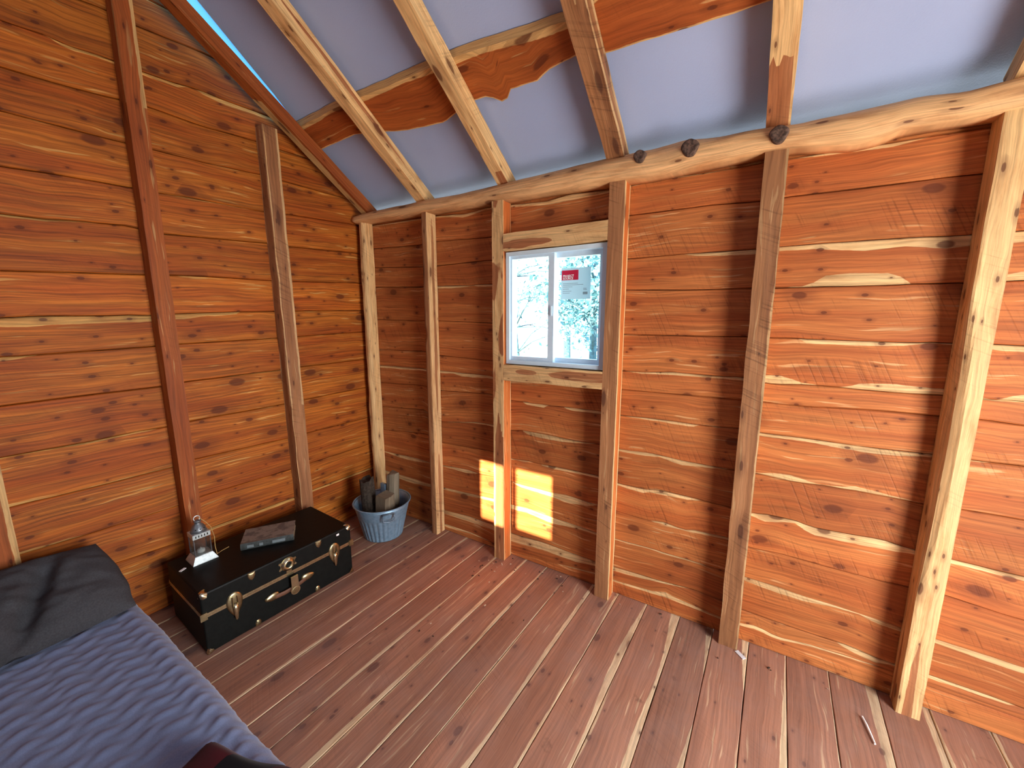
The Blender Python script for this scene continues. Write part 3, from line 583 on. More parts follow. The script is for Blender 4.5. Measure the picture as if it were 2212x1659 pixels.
# ------------------------------------------------------------------ the window
g = G('window_glass')
_fr = 0.05
_tr = g.n('ShaderNodeBsdfTransparent', {'Color': (0.95, 0.99, 1.0)}).outputs[0]; _gl = g.n('ShaderNodeBsdfGlossy', {'Roughness': 0.02}).outputs[0]
_mx = g.n('ShaderNodeMixShader', {0: _fr, 1: _tr, 2: _gl}); g.t.links.new(_mx.outputs[0], g.out.inputs[0]); M['glass'] = g.mat
M['vinyl'] = simple('white_vinyl', (0.62, 0.77, 0.88), 0.35, var=0.02)
x0, x1, z0, z1 = WIN
wroot = empty('window_1', ((x0 + x1) / 2, 0.04, z0), 'white vinyl two-pane sliding window with bright daylit woods behind it', 'window'); wroot['kind'] = 'structure'
def frame(mb, a, b, c, d, ya, yb, t, tb=None, tt=None, tr=None):
    tb = tb or t; tt = tt or t; tr = tr or t
    mb.box((a + t / 2, (ya + yb) / 2, (c + d) / 2), (t, yb - ya, d - c)); mb.box((b - tr / 2, (ya + yb) / 2, (c + d) / 2), (tr, yb - ya, d - c))
    mb.box(((a + b) / 2 + (t - tr) / 2, (ya + yb) / 2, c + tb / 2), (b - a - t - tr, yb - ya, tb)); mb.box(((a + b) / 2 + (t - tr) / 2, (ya + yb) / 2, d - tt / 2), (b - a - t - tr, yb - ya, tt))
mb = MB(); frame(mb, x0 + .002, x1 - .002, z0 + .002, z1 - .002, .022, .105, .022); mb.build('window_frame', M['vinyl'], wroot)
xm = 1.728
mb = MB(); frame(mb, x0 + .024, xm + .018, z0 + .024, z1 - .024, .034, .062, .012, .022, .016, .034); sl = mb.build('sliding_sash', M['vinyl'], wroot)
mb = MB(); frame(mb, xm - .012, x1 - .024, z0 + .024, z1 - .024, .062, .092, .030, .024, .024, .026); sr = mb.build('fixed_sash', M['vinyl'], wroot)
for nm, par, a, b, y, lo, hi in (('pane', sl, x0 + .036, xm - .016, .048, z0 + .046, z1 - .04), ('pane', sr, xm + .018, x1 - .05, .077, z0 + .048, z1 - .048)):
    mb = MB(); mb.box(((a + b) / 2, y, (lo + hi) / 2), (b - a, .003, hi - lo)); pn = mb.build(nm, M['glass'], wroot); pn.parent = par
    pn.location = Vector(wroot.location) - Vector((0, 0, 0)); pn.location = (0, 0, 0)
mb = MB(); mb.box((xm + .004, .031, z0 + .30), (.010, .008, .05)); lk = mb.build('sash_latch', M['vinyl'], wroot)
# maker's card on the right pane
def backlit(nm, col, tr):
    g = G(nm); a = g.n('ShaderNodeBsdfDiffuse', {'Color': (*col, 1)}).outputs[0]; b = g.n('ShaderNodeBsdfTranslucent', {'Color': (*tr, 1)}).outputs[0]
    m_ = g.n('ShaderNodeMixShader', {0: .45, 1: a, 2: b}); g.t.links.new(m_.outputs[0], g.out.inputs[0]); return g.mat
M['card'] = backlit('sticker_card', (0.78, 0.84, 0.85), (0.42, 0.62, 0.68)); M['card_red'] = backlit('sticker_red', (0.85, 0.05, 0.12), (0.75, 0.05, 0.13)); M['ink'] = simple('ink_grey', (0.25, 0.28, 0.30), 0.8); M['white_ink'] = simple('white_ink', (0.9, 0.88, 0.88), 0.8)
SX0, SX1, SZ0, SZ1, SY = 1.770, 1.935, 1.604, 1.764, 0.0725
sroot = empty('window_sticker', ((SX0 + SX1) / 2, SY, SZ0), 'pale printed card with a red corner block stuck on the right window pane', 'sticker')
mb = MB(); mb.box(((SX0 + SX1) / 2, SY, (SZ0 + SZ1) / 2), (SX1 - SX0, .002, SZ1 - SZ0)); mb.build('card', M['card'], sroot)
mb = MB(); mb.box((SX0 + .050, SY - .0014, SZ1 - .036), (.094, .001, .050)); mb.build('red_block', M['card_red'], sroot, label='red block with white lettering')
def lettering(txt, x, z, size, mat, root, y):
    cu = bpy.data.curves.new('t', 'FONT'); cu.body = txt; cu.size = size; cu.extrude = 0.0003; cu.resolution_u = 2; cu.offset = size * 0.02
    to = bpy.data.objects.new('t', cu); COL.objects.link(to); bpy.context.view_layer.update()
    me = bpy.data.meshes.new_from_object(to.evaluated_get(bpy.context.evaluated_depsgraph_get())); bpy.data.objects.remove(to)
    me.transform(Matrix.Translation(Vector((x, y, z)) - Vector(root.location)) @ Matrix.Rotation(math.pi / 2, 4, 'X')); me.materials.clear(); me.materials.append(mat)
    o = bpy.data.objects.new('lettering', me); COL.objects.link(o); o.parent = root; return o
lettering('PROJECT', SX0 + .010, SZ1 - .045, .0155, M['white_ink'], sroot, SY - .0025)
lettering('SOURCE', SX0 + .010, SZ1 - .058, .0155, M['white_ink'], sroot, SY - .0025)
mb = MB()
for dx, dz, L in ((.010, .078, .085), (.010, .086, .115), (.010, .096, .055), (.010, .107, .035), (.010, .118, .050), (.010, .128, .040), (.126, .106, .018), (.126, .113, .020)):
    mb.box((SX0 + dx + L / 2, SY - .0014, SZ1 - dz), (L, .0008, .0022))
mb.build('fine_print', M['ink'], sroot)
mb = MB()
for k in range(11): mb.box((SX0 + .1255 + k * .0023, SY - .0014, SZ1 - .130), (.0013 if k % 3 else .0018, .0008, .013))
mb.build('barcode', M['ink'], sroot)

# ------------------------------------------------------------------ black trunk with brass fittings
TA = Vector((0.708, -1.312, 0)); ANG = 0.040; TL, TH, TD = 0.735, 0.300, 0.428
E1 = Vector((math.sin(ANG), math.cos(ANG), 0)); E2 = Vector((-math.cos(ANG), math.sin(ANG), 0)); EZ = Vector((0, 0, 1))
def T(s, d, z): return TA + E1 * s + E2 * d + EZ * z            # along the front, back from the front, up
def F(s, z, h=0.0): return T(s, -h, z)                            # on the front face, h proud of it
M['black'] = simple('black_vulcanised_fibre', (0.0045, 0.0052, 0.0045), 0.5, var=0.3, scale=40, bump=0.10, spec=0.16)
M['brass'] = simple('aged_brass', (0.46, 0.39, 0.22), 0.32, metal=1.0, var=0.25, scale=40)
M['brass_pale'] = simple('pale_brass', (0.70, 0.63, 0.40), 0.27, metal=1.0, var=0.15, scale=40)
M['leather'] = simple('brown_leather', (0.12, 0.05, 0.025), 0.6, var=0.25)
troot = empty('trunk', T(TL / 2, TD / 2, 0), 'black steamer trunk with brass latches, lock and corners by the left wall', 'trunk')
def rbox(s0, s1, d0, d1, z0, z1, r, mat, name, root):
    mb = MB()
    def ring(z, ins):
        pts = []
        for cs, cd, a0 in ((s1 - r, d1 - r, 0), (s0 + r, d1 - r, 90), (s0 + r, d0 + r, 180), (s1 - r, d0 + r, 270)):
            for k in range(4):
                a = math.radians(a0 + 30 * k); pts.append(T(cs + (r - ins) * math.cos(a), cd + (r - ins) * math.sin(a), z))
        return pts
    mb.rings([ring(z0, r * .8), ring(z0 + r * .3, r * .25), ring(z0 + r, 0), ring(z1 - r, 0), ring(z1 - r * .3, r * .25), ring(z1, r * .8)])
    return mb.build(name, mat, root)
ZS = 0.192
rbox(0, TL, 0, TD, 0.004, ZS - .003, .007, M['black'], 'chest', troot)
lid = rbox(-.001, TL + .001, -.001, TD + .001, ZS + .003, TH, .008, M['black'], 'lid', troot)
def band(z0, z1, name, par):
    mb = MB(); h = .0035
    for a, b, c, d in ((-h, TL + h, -h, .001),):
        mb.rings([[T(a, c, z0), T(b, c, z0), T(b, c, z1), T(a, c, z1)], [T(a, d, z0), T(b, d, z0), T(b, d, z1), T(a, d, z1)]])
    mb.rings([[T(-h, 0, z0), T(-h, TD, z0), T(-h, TD, z1), T(-h, 0, z1)], [T(.001, 0, z0), T(.001, TD, z0), T(.001, TD, z1), T(.001, 0, z1)]])
    mb.rings([[T(TL + h, 0, z0), T(TL + h, TD, z0), T(TL + h, TD, z1), T(TL + h, 0, z1)], [T(TL - .001, 0, z0), T(TL - .001, TD, z0), T(TL - .001, TD, z1), T(TL - .001, 0, z1)]])
    o = mb.build(name, M['brass_pale'], par); return o
band(ZS + .0005, ZS + .010, 'brass_edge_strip', troot); band(ZS - .0095, ZS - .0005, 'brass_edge_strip', troot)
def fplate(name, outline, s, z, h0, h1, mat, par, smooth=False, label=None, dome=0.0):
    mb = MB(); mb.smooth = smooth
    L = [[F(s + a, z + b, h0) for a, b in outline], [F(s + a, z + b, h1) for a, b in outline]]
    if dome: L += [[F(s + a * .78, z + b * .78, h1 + dome * .6) for a, b in outline], [F(s + a * .35, z + b * .35, h1 + dome) for a, b in outline]]
    mb.rings(L); return mb.build(name, mat, par, label=label)
# draw latches
egg = [(0.034 * math.cos(t) * (1 if math.sin(t) > 0 else (1 - .45 * math.sin(t) ** 2)), 0.045 * math.sin(t) if math.sin(t) > 0 else 0.078 * math.sin(t)) for t in [2 * math.pi * k / 28 for k in range(28)]]
for s in (0.124, 0.626):
    lt = fplate('latch', egg, s, 0.196, .0008, .005, M['brass'], troot, True, dome=.004)
    mb = MB()
    for k in (-1, 1): mb.tube([F(s + k * .010, ZS + .030, .010), F(s + k * .011, ZS, .013), F(s + k * .008, ZS - .055, .010)], .003, 6)
    o = mb.build('latch_bail', M['brass'], troot); o.parent = lt; 
    mb = MB(); mb.smooth = True
    mb.rings([[F(s + r * math.cos(a), ZS - .012 - 1.0 * q + r * .4 * math.sin(a), hh + r * .5 * math.sin(a)) for a in [2 * math.pi * j / 12 for j in range(12)]] for r, q, hh in ((.010, -.006, .012), (.012, .02, .014), (.009, .05, .013), (.006, .072, .012), (.002, .078, .012))])
    o = mb.build('latch_lever', M['brass_pale'], troot); o.parent = lt
# lock: ring plate on the lid, hasp below
wing = []
for k in range(40):
    t = 2 * math.pi * k / 40; r = .036
    dang = abs(((math.degrees(t) + 180 - 0) % 180) - 90)
    if min(abs(math.degrees(t) - a) for a in (20, 340, 160, 200, 380, -20)) < 10: r = .047
    if 330 > math.degrees(t) > 210: r = .030
    wing.append((r * math.cos(t), r * math.sin(t)))
SLK, ZLK = 0.372, 0.249
lp = fplate('lock_plate', wing, SLK, ZLK, .0008, .004, M['brass'], troot)
mb = MB(); mb.smooth = True
NR = 28
mb.rings([[F(SLK + r * math.cos(a), ZLK + r * math.sin(a), h) for a in [2 * math.pi * j / NR for j in range(NR)]] for r, h in ((.034, .003), (.033, .009), (.027, .010), (.026, .014), (.021, .016), (.0155, .015), (.015, .005))], cap=False)
o = mb.build('lock_ring', M['brass_pale'], troot); o.parent = lp
mb = MB(); mb.rings([[F(SLK + r * math.cos(a), ZLK + r * math.sin(a), h) for a in [2 * math.pi * j / NR for j in range(NR)]] for r, h in ((.0155, .004), (.0155, .006))])
o = mb.build('keyhole_recess', M['black'], troot); o.parent = lp
fplate('lock_neck', [(-.014, -.030), (.014, -.030), (.011, .0), (-.011, 0)], SLK + .003, ZLK - .022, .0008, .006, M['brass'], troot)
hasp_o = [(-.018, .040), (.018, .040)] + [(.018 if False else .024 * math.cos(t), -.038 + .024 * math.sin(t)) for t in [math.radians(a) for a in range(40, -221, -20)]]
SH, ZH = 0.388, 0.140
hp = fplate('hasp', hasp_o, SH, ZH, .022, .028, M['brass_pale'], troot)
mb = MB(); mb.rings([[F(SH + r * math.cos(a), ZH - .038 + r * math.sin(a), h) for a in [2 * math.pi * j / 22 for j in range(22)]] for r, h in ((.018, .0275), (.018, .0295), (.016, .030))])
o = mb.build('hasp_button', M['brass'], troot, label='dull brass round button'); o.parent = hp
mb = MB(); mb.rings([[F(SH + .0045 * math.cos(a), ZH + .012 + .013 * math.sin(a), h) for a in [2 * math.pi * j / 14 for j in range(14)]] for h in (.0095, .0106)])
o = mb.build('hasp_slot', M['black'], troot); o.parent = hp
# carrying handle under the hasp
hd_pts = [(-.115, -.012, .005), (-.075, -.014, .010), (-.035, -.016, .013), (.0, -.014, .014), (.035, -.010, .013), (.07, -.003, .010), (.105, .0, .005)]
SHD, ZHD = 0.375, 0.124
mb = MB(); mb.smooth = True
rg = []
for a, b, h in hd_pts: rg.append([F(SHD + a, ZHD + b + .012 * math.cos(t), h + .004 * math.sin(t)) for t in [2 * math.pi * j / 10 for j in range(10)]])
mb.rings(rg); hnd = mb.build('handle', M['leather'], troot, label='brown leather carrying handle')
cap_o = [(.036 * math.cos(t), .020 * math.sin(t) * (1 + .25 * math.cos(t))) for t in [2 * math.pi * k / 22 for k in range(22)]]
for s, z, sg in ((SHD - .092, ZHD - .008, -1), (SHD + .090, ZHD + .004, 1)):
    o = fplate('handle_cap', [(sg * -a, b) for a, b in cap_o], s, z, .0008, .008, M['brass'], troot, True, dome=.006); o.parent = hnd
# rivet tabs and corner caps
tab_t = [(-.017, .014), (.017, .014), (.016, -.004), (.010, -.018), (0, -.026), (-.010, -.018), (-.016, -.004)]
for s in (.205, .540): fplate('lid_tab', tab_t, s, TH - .018, -.001, .003, M['brass'], troot, dome=.004)
tab_b = [(-.012, -.014), (.012, -.014), (.013, .004), (.008, .014), (0, .017), (-.008, .014), (-.013, .004)]
for s in (.212, .515): fplate('base_tab', tab_b, s, .020, -.001, .003, M['brass'], troot, dome=.004)
def corner(s, z, ss, zz):
    mb = MB(); mb.smooth = True; r = .026
    o = []
    for i in range(7):
        row = []
        for j in range(7):
            a, b = i / 6 * math.pi / 2, j / 6 * math.pi / 2
            # eighth of a rounded cube wrapped over the trunk corner
            x, y, q = math.cos(a) * math.cos(b), math.sin(a) * math.cos(b), math.sin(b); m = max(x, y, q); f = (1 / m) ** .72
            k = 1 + .18 * math.sin(3 * (a + b))
            row.append(mb.vert(T(s - ss * (r * k - x * f * (r + .003)) * 1.0, (r * k - y * f * (r + .004)) * 1.0, z - zz * (r * k - q * f * (r + .003)))))
        o.append(row)
    for a, b in zip(o, o[1:]):
        for j in range(6): mb.face((a[j], b[j], b[j + 1], a[j + 1]))
    return mb.build('corner_cap', M['brass_pale'], troot)
for s, z, ss, zz in ((0, TH, -1, 1), (TL, TH, 1, 1), (0, .002, -1, -1), (TL, .002, 1, -1)): corner(s, z, ss, zz)
for s in (-.006, TL - .012):
    mb = MB(); mb.box(F(s + .009, ZS, .004), (.008, .026, .034), Matrix.Rotation(-ANG, 3, 'Z')); mb.build('band_clip', M['brass'], troot)
mb = MB(); mb.rings([[F(.655 + a, .277 + b, h) for a, b in ((-.008, -.005), (.008, -.005), (.008, .006), (-.008, .006))] for h in (.0008, .0018)]); mb.build('white_label', M['white_ink'], troot, label='small white label')
mb = MB(); mb.box(T(.022, .285, TH + .0015), (.012, .028, .003), Matrix.Rotation(-ANG + .5, 3, 'Z')); tag(mb.build('paper_scrap', M['white_ink']), 'tiny white scrap lying on the trunk lid beside the lantern', 'paper')

# ------------------------------------------------------------------ lantern on the trunk
def TT(s, d, z): return T(s, d, TH + z)
LS, LD = 0.112, 0.318
M['zinc'] = simple('pale_zinc', (0.52, 0.58, 0.58), 0.38, metal=0.55, var=0.15, scale=80)
M['dark_tin'] = simple('dark_tin', (0.22, 0.24, 0.26), 0.45, metal=0.8, var=0.2)
g = G('lantern_glass'); _tr = g.n('ShaderNodeBsdfTransparent', {'Color': (0.86, 0.88, 0.86)}).outputs[0]; _gl = g.n('ShaderNodeBsdfGlossy', {'Roughness': 0.06}).outputs[0]
_mx = g.n('ShaderNodeMixShader', {0: 0.10, 1: _tr, 2: _gl}); g.t.links.new(_mx.outputs[0], g.out.inputs[0]); M['lglass'] = g.mat
lroot = empty('lantern', TT(LS, LD, 0), 'small square metal and glass candle lantern standing on the trunk', 'lantern')
sq = lambda r, z, rot=0.0: [TT(LS + r * a, LD + r * b, z) for a, b in ((-1, -1), (1, -1), (1, 1), (-1, 1))]
mb = MB(); mb.rings([sq(.053, .001), sq(.053, .004), sq(.037, .036), sq(.035, .038)]); mb.build('base', M['zinc'], lroot, label='pale sloping zinc base')
for a, b in ((-1, -1), (1, -1), (1, 1), (-1, 1)):
    mb = MB(); mb.tube([TT(LS + .034 * a, LD + .034 * b, .036), TT(LS + .034 * a, LD + .034 * b, .128)], .0022, 6); mb.build('corner_post', M['dark_tin'], lroot)
for a, b in ((0, -1), (1, 0), (0, 1), (-1, 0)):
    mb = MB(); q = [TT(LS + .0325 * (a + u * b), LD + .0325 * (b + u * a), z) for u, z in ((-.95, .038), (.95, .038), (.95, .128), (-.95, .128))]
    n_ = (E1 * a + E2 * b) * .0015; mb.rings([q, [p + n_ for p in q]]); mb.build('glass_pane', M['lglass'], lroot)
mb = MB(); mb.rings([sq(.037, .128), sq(.037, .150), sq(.034, .152)]); bd = mb.build('slotted_band', M['zinc'], lroot)
for a, b in ((0, -1), (1, 0)):
    for k in (-2, -1, 0, 1, 2):
        mb = MB(); c_ = TT(LS + .0371 * a + (.012 * k if b else 0), LD + .0371 * b + (.012 * k if a else 0), .139)
        mb.box(c_, (.0015 if b else .004, .004 if b else .0015, .011), Matrix.Rotation(-ANG, 3, 'Z'))
        o = mb.build('slot', M['black'], lroot); o.parent = bd
mb = MB(); mb.smooth = True
mb.rings([[TT(LS + r * math.cos(a), LD + r * math.sin(a), z) for a in [2 * math.pi * j / 20 for j in range(20)]] for r, z in ((.034, .151), (.031, .166), (.024, .182), (.014, .192), (.012, .200), (.016, .203), (.016, .207), (.006, .212))])
rf = mb.build('domed_roof', M['dark_tin'], lroot)
for a in (-2.2, -1.57, -.95, 0.0): 
    mb = MB(); mb.rings([[TT(LS + (.029 - .0 * k) * math.cos(a) + .003 * math.cos(t) * -math.sin(a) + .001 * k * math.cos(a), LD + .029 * math.sin(a) + .003 * math.cos(t) * math.cos(a) + .001 * k * math.sin(a), .170 + .003 * math.sin(t)) for t in [2 * math.pi * j / 8 for j in range(8)]] for k in (0, 1.2)])
    o = mb.build('vent_hole', M['black'], lroot); o.parent = rf
mb = MB(); ringp = [TT(LS + .013 * math.cos(t), LD + .003, .219 + .013 * math.sin(t)) for t in [2 * math.pi * j / 16 for j in range(17)]]; mb.tube(ringp, .0022, 6); mb.build('top_ring', M['zinc'], lroot)
M['twine'] = simple('jute_twine', (0.46, 0.28, 0.10), 0.9, scale=200)
mb = MB(); mb.tube([TT(LS + .012, LD, .215), TT(LS + .030, LD - .010, .192), TT(LS + .046, LD - .02, .160), TT(LS + .056, LD - .02, .10), TT(LS + .054, LD - .018, .05), TT(LS + .058, LD - .02, .004), TT(LS + .085, LD - .004, .003), TT(LS + .12, LD + .006, .003)], .0018, 6)
mb.build('twine', M['twine'], lroot, label='loop of jute twine')
mb = MB(); mb.smooth = True
mb.rings([[TT(LS + r * math.cos(a), LD + r * math.sin(a), z) for a in [2 * math.pi * j / 18 for j in range(18)]] for r, z in ((.016, .039), (.017, .052), (.013, .056), (.003, .057), (.0012, .066))])
M['wax'] = simple('white_wax', (0.8, 0.8, 0.82), 0.5)
tag(mb.build('candle', M['wax']), 'short white candle inside the lantern', 'candle')

# ------------------------------------------------------------------ book on the trunk
B0 = Vector((0.486, -1.050, TH)); bd_ = Vector((0.132, 0.208, 0)).normalized(); bn = Vector((-bd_.y, bd_.x, 0)); BL, BW, BT = 0.246, 0.168, 0.036
def BK(a, b, z): return B0 + bd_ * a + bn * b + EZ * z
broot = empty('book', BK(BL / 2, BW / 2, 0), 'old thick hardback book with mottled grey-brown cover lying on the trunk', 'book')
g = G('book_cover'); tc = g.n('ShaderNodeTexCoord').outputs['Object']
M['cover'] = g.finish(**{'Base Color': g.mix(g.step(g.noise(tc, 4, .6, 22.0), .45, .62), (0.27, 0.215, 0.165), (0.16, 0.125, 0.10)), 'Roughness': .95, 'Specular IOR Level': .1})
M['pages'] = simple('old_pages', (0.30, 0.24, 0.14), .9, var=.3, scale=120); M['spine'] = simple('spine_cloth', (0.045, 0.052, 0.050), .7, var=.4, scale=60); M['spine_label'] = simple('spine_label', (0.16, 0.19, 0.20), .7)
def bbox(a0, a1, b0, b1, z0, z1, mat, nm, root=broot):
    mb = MB(); mb.rings([[BK(a0, b0, z), BK(a1, b0, z), BK(a1, b1, z), BK(a0, b1, z)] for z in (z0, z1)]); return mb.build(nm, mat, root)
bbox(.003, BL - .003, .004, BW - .003, .0032, BT - .0032, M['pages'], 'pages')
bbox(0, BL, .002, BW, .0003, .003, M['cover'], 'cover'); bbox(0, BL, .002, BW, BT - .003, BT, M['cover'], 'cover')
mb = MB(); mb.smooth = True
mb.rings([[BK(a, -.006 * math.sin(math.pi * z / BT) + .002, z) for z in [.0003 + (BT - .0006) * k / 8 for k in range(9)]] + [] for a in (0, BL)], close=False); 
mb.rings([[BK(a, -.006 * math.sin(math.pi * z / BT) + .0045, z) for z in [.0003 + (BT - .0006) * k / 8 for k in range(9)]] for a in (0, BL)], close=False)
sp_ = mb.build('spine', M['spine'], broot, recalc=False)
for a0, a1 in ((.030, .060), (.085, .102), (.145, .205)):
    mb = MB(); mb.rings([[BK(a0, -.0062 - k, .011), BK(a1, -.0062 - k, .011), BK(a1, -.0062 - k, .026), BK(a0, -.0062 - k, .026)] for k in (-.003, .0004)]); o = mb.build('spine_label', M['spine_label'], broot); o.parent = sp_

# ------------------------------------------------------------------ metal tub with firewood
g = G('galvanised'); tc = g.n('ShaderNodeTexCoord').outputs['Object']; vo = g.n('ShaderNodeTexVoronoi', {'Vector': tc, 'Scale': 45.0})
M['galv'] = g.finish(**{'Base Color': g.mix(g.step(vo.outputs['Distance'], 0, .8), (0.22, 0.38, 0.54), (0.31, 0.48, 0.63)), 'Metallic': 0.55, 'Roughness': 0.42, 'Specular IOR Level': .5})
KX, KY, KH = 0.541, -0.182, 0.250
kroot = empty('metal_tub', (KX, KY, 0), 'blue-grey galvanised metal tub with wire handles in the room corner', 'tub')
mb = MB(); NB = 240; mb.smooth = True
def tubr(z, th, ins=0.0):
    r = 0.130 + (0.188 - 0.130) * (z / KH) - ins
    if z < KH * .66 and z > .006: r += .0055 * (abs(math.sin(th * 15)) ** 2.5 * -1) * min(1, (KH * .66 - z) / .02)
    return r
prof = [(z, 0) for z in (0.002, .008, .02, .06, .10, .14, .155, .165, .17, .20, .225, .243)]
rings = [[Vector((KX + tubr(z, t) * math.cos(t), KY + tubr(z, t) * math.sin(t), z)) for t in [2 * math.pi * j / NB for j in range(NB)]] for z, _ in prof]
inner = [[Vector((KX + tubr(z, t, .004) * math.cos(t), KY + tubr(z, t, .004) * math.sin(t), z)) for t in [2 * math.pi * j / NB for j in range(NB)]] for z in (.243, .2, .1, .012)]
mb.rings(rings + inner, cap=True); mb.build('pail', M['galv'], kroot)
mb = MB(); mb.smooth = True; rr = .191
mb.rings([[Vector((KX + (rr + .005 * math.cos(p)) * math.cos(t), KY + (rr + .005 * math.cos(p)) * math.sin(t), KH - .003 + .005 * math.sin(p))) for t in [2 * math.pi * j / NB for j in range(NB)]] for p in [2 * math.pi * q / 8 for q in range(9)]], cap=False)
mb.build('rolled_rim', M['galv'], kroot)
M['wire'] = simple('handle_wire', (0.12, 0.16, 0.20), .35, metal=.6)
for ang in (-0.50, -0.50 + math.pi):
    def hp_(da, dr, z): return Vector((KX + (.188 + dr) * math.cos(ang + da), KY + (.188 + dr) * math.sin(ang + da), z))
    mb = MB(); mb.smooth = True; mb.tube([hp_(-.20, .004, .222), hp_(-.19, .016, .196), hp_(-.17, .020, .184), hp_(0, .022, .178), hp_(.17, .020, .184), hp_(.19, .016, .196), hp_(.20, .004, .222), hp_(.16, .010, .228), hp_(-.16, .010, .228), hp_(-.20, .004, .222)], .0048, 8)
    mb.build('handle', M['wire'], kroot)
def log(name, base, top, poly, mat, label, cat='firewood', jag=.015, capm=None, tw=0.2, seed=1):
    base, top = Vector(base), Vector(top); ax = (top - base).normalized(); e = Vector((1, 0, 0)); e = (e - ax * e.dot(ax)).normalized(); f = ax.cross(e); R_ = random.Random(seed)
    mb = MB(); n = 10; jl = [R_.uniform(-jag, jag) for _ in poly]; L = (top - base).length
    rg = []
    for k in range(n + 1):
        t = k / n; a = tw * t; s = 1 - .06 * t
        rg.append([base + (top - base) * t + ax * (jl[i] if k == n else 0) + e * (s * (p * math.cos(a) - q * math.sin(a)) + .003 * nz(t * 5, i * 2.1, seed)) + f * (s * (p * math.sin(a) + q * math.cos(a)) + .003 * nz(t * 5, i * 1.7, seed + 4)) for i, (p, q) in enumerate(poly)])
    mb.cur = (-1, -1, .1 * seed); mb.rings(rg, ulen=[L * k / n for k in range(n + 1)])
    return tag(mb.build(name, mat), label, cat, 'firewood in the tub')
def wedge(r, a0, a1, n=7): return [(0, 0)] + [(r * math.cos(math.radians(a0 + (a1 - a0) * k / n)), r * math.sin(math.radians(a0 + (a1 - a0) * k / n))) for k in range(n + 1)]
log('firewood_log', (KX - .060, KY - .050, .010), (KX - .088, KY - .052, .400), [(x * 1.05, y) for x, y in circle(.050, 14)], M['bark'], 'tall dark bark-covered piece of firewood at the left of the tub', seed=2, jag=.022)
log('firewood_log', (KX + .040, KY - .020, .010), (KX + .074, KY - .030, .318), [(-.048, -.045), (.048, -.050), (.055, .0), (.045, .048), (-.040, .050), (-.052, 0)], M['split'], 'square split greyish firewood chunk at the right of the tub', seed=3, jag=.006, tw=.1)
log('firewood_log', (KX + .02, KY + .075, .010), (KX + .035, KY + .085, .395), [(-.05, -.02), (-.02, -.03), (.02, -.028), (.045, -.01), (.03, .025), (-.03, .025)], M['split'], 'ragged splintered firewood piece behind the square chunk', seed=5, jag=.05, tw=.3)
log('firewood_log', (KX - .055, KY + .05, .010), (KX - .050, KY + .060, .338), [(-.024, -.010), (.024, -.010), (.024, .012), (-.024, .012)], M['galv'], 'small pale grey scrap end between the firewood pieces', seed=6, jag=.002, tw=0)

# ------------------------------------------------------------------ mattress, pillow, blanket
g = G('quilted_fabric'); tc = g.n('ShaderNodeTexCoord').outputs['Object']
M['quilt'] = g.finish(**{'Base Color': g.mix(g.step(g.noise(tc, 3, .6, 260.0), .3, .7), (0.155, 0.195, 0.325), (0.19, 0.235, 0.38)), 'Roughness': .9, 'Specular IOR Level': .15, 'Sheen Weight': .25, 'bump': (g.noise(tc, 2, .6, 420.0), .25, .0012)})
MX0, MX1, MY0, MY1, MZ = 0.265, 2.28, -2.50, -1.468, 0.318
def quilt_h(x, y):
    ph = x / .034 + .20 * math.sin(2 * math.pi * (y / .11)) + .30 * nz(x * 6, y * 5)
    row = math.floor(ph); yy = y / .13 + (row % 2) * .5 + .2 * nz(row * 3.1, 2)
    return (abs(math.sin(math.pi * ph)) ** .6) * .0038 + .0042 * math.sin(2 * math.pi * yy) * abs(math.sin(math.pi * ph)) + .004 * nz(x * 3, y * 3)
mb = MB(); mb.smooth = True; R0 = .055; nx, ny = 300, 130
prof = []
for k in range(-24, ny + 25):
    if k < 0: a = (k + 24) / 24; q = a * math.pi / 2 * 1.0; prof.append((MY0 + R0 - R0 * math.cos(q), MZ - R0 + R0 * math.sin(q), math.cos(q)))
    elif k <= ny: prof.append((MY0 + R0 + (MY1 - MY0 - 2 * R0) * k / ny, MZ, 0))
    else: a = (k - ny) / 24; q = a * math.pi / 2; prof.append((MY1 - R0 + R0 * math.sin(q), MZ - R0 + R0 * math.cos(q), math.sin(q)))
prof = [(MY0, .004, 1), (MY0, .13, 1)] + prof + [(MY1, .13, 1), (MY1, .004, 1)]
rows = []
for i in range(nx + 1):
    x = MX0 + (MX1 - MX0) * i / nx; ex = min(1, min(x - MX0, MX1 - x) / .05); ez = (1 - (1 - ex) ** 2) ** .5; rw = []
    for j, (y, z, sd) in enumerate(prof):
        h = quilt_h(x, y + (MZ - z) * (1 if y > -2 else -1)) * (1 if 2 <= j < len(prof) - 2 else 0)
        wav = .010 * nz(x * 3.0, 4) * (sd if y > -2 else 0)
        zz = z * 1.0 - (1 - ez) * .05 * (z / MZ) + h * (1 - sd); h *= .45; yy = y + (h * sd if y > -2 else -h * sd) + wav
        rw.append(mb.vert((x, yy, zz), (x, y)))
    rows.append(rw)
for a, b in zip(rows, rows[1:]):
    for j in range(len(a) - 1): mb.face((a[j], b[j], b[j + 1], a[j + 1]))
mb.smooth = False; mb.face(rows[0]); mb.face(rows[-1][::-1])
tag(mb.build('mattress', M['quilt']), 'lavender-grey quilted mattress lying on the floor at lower left', 'mattress')

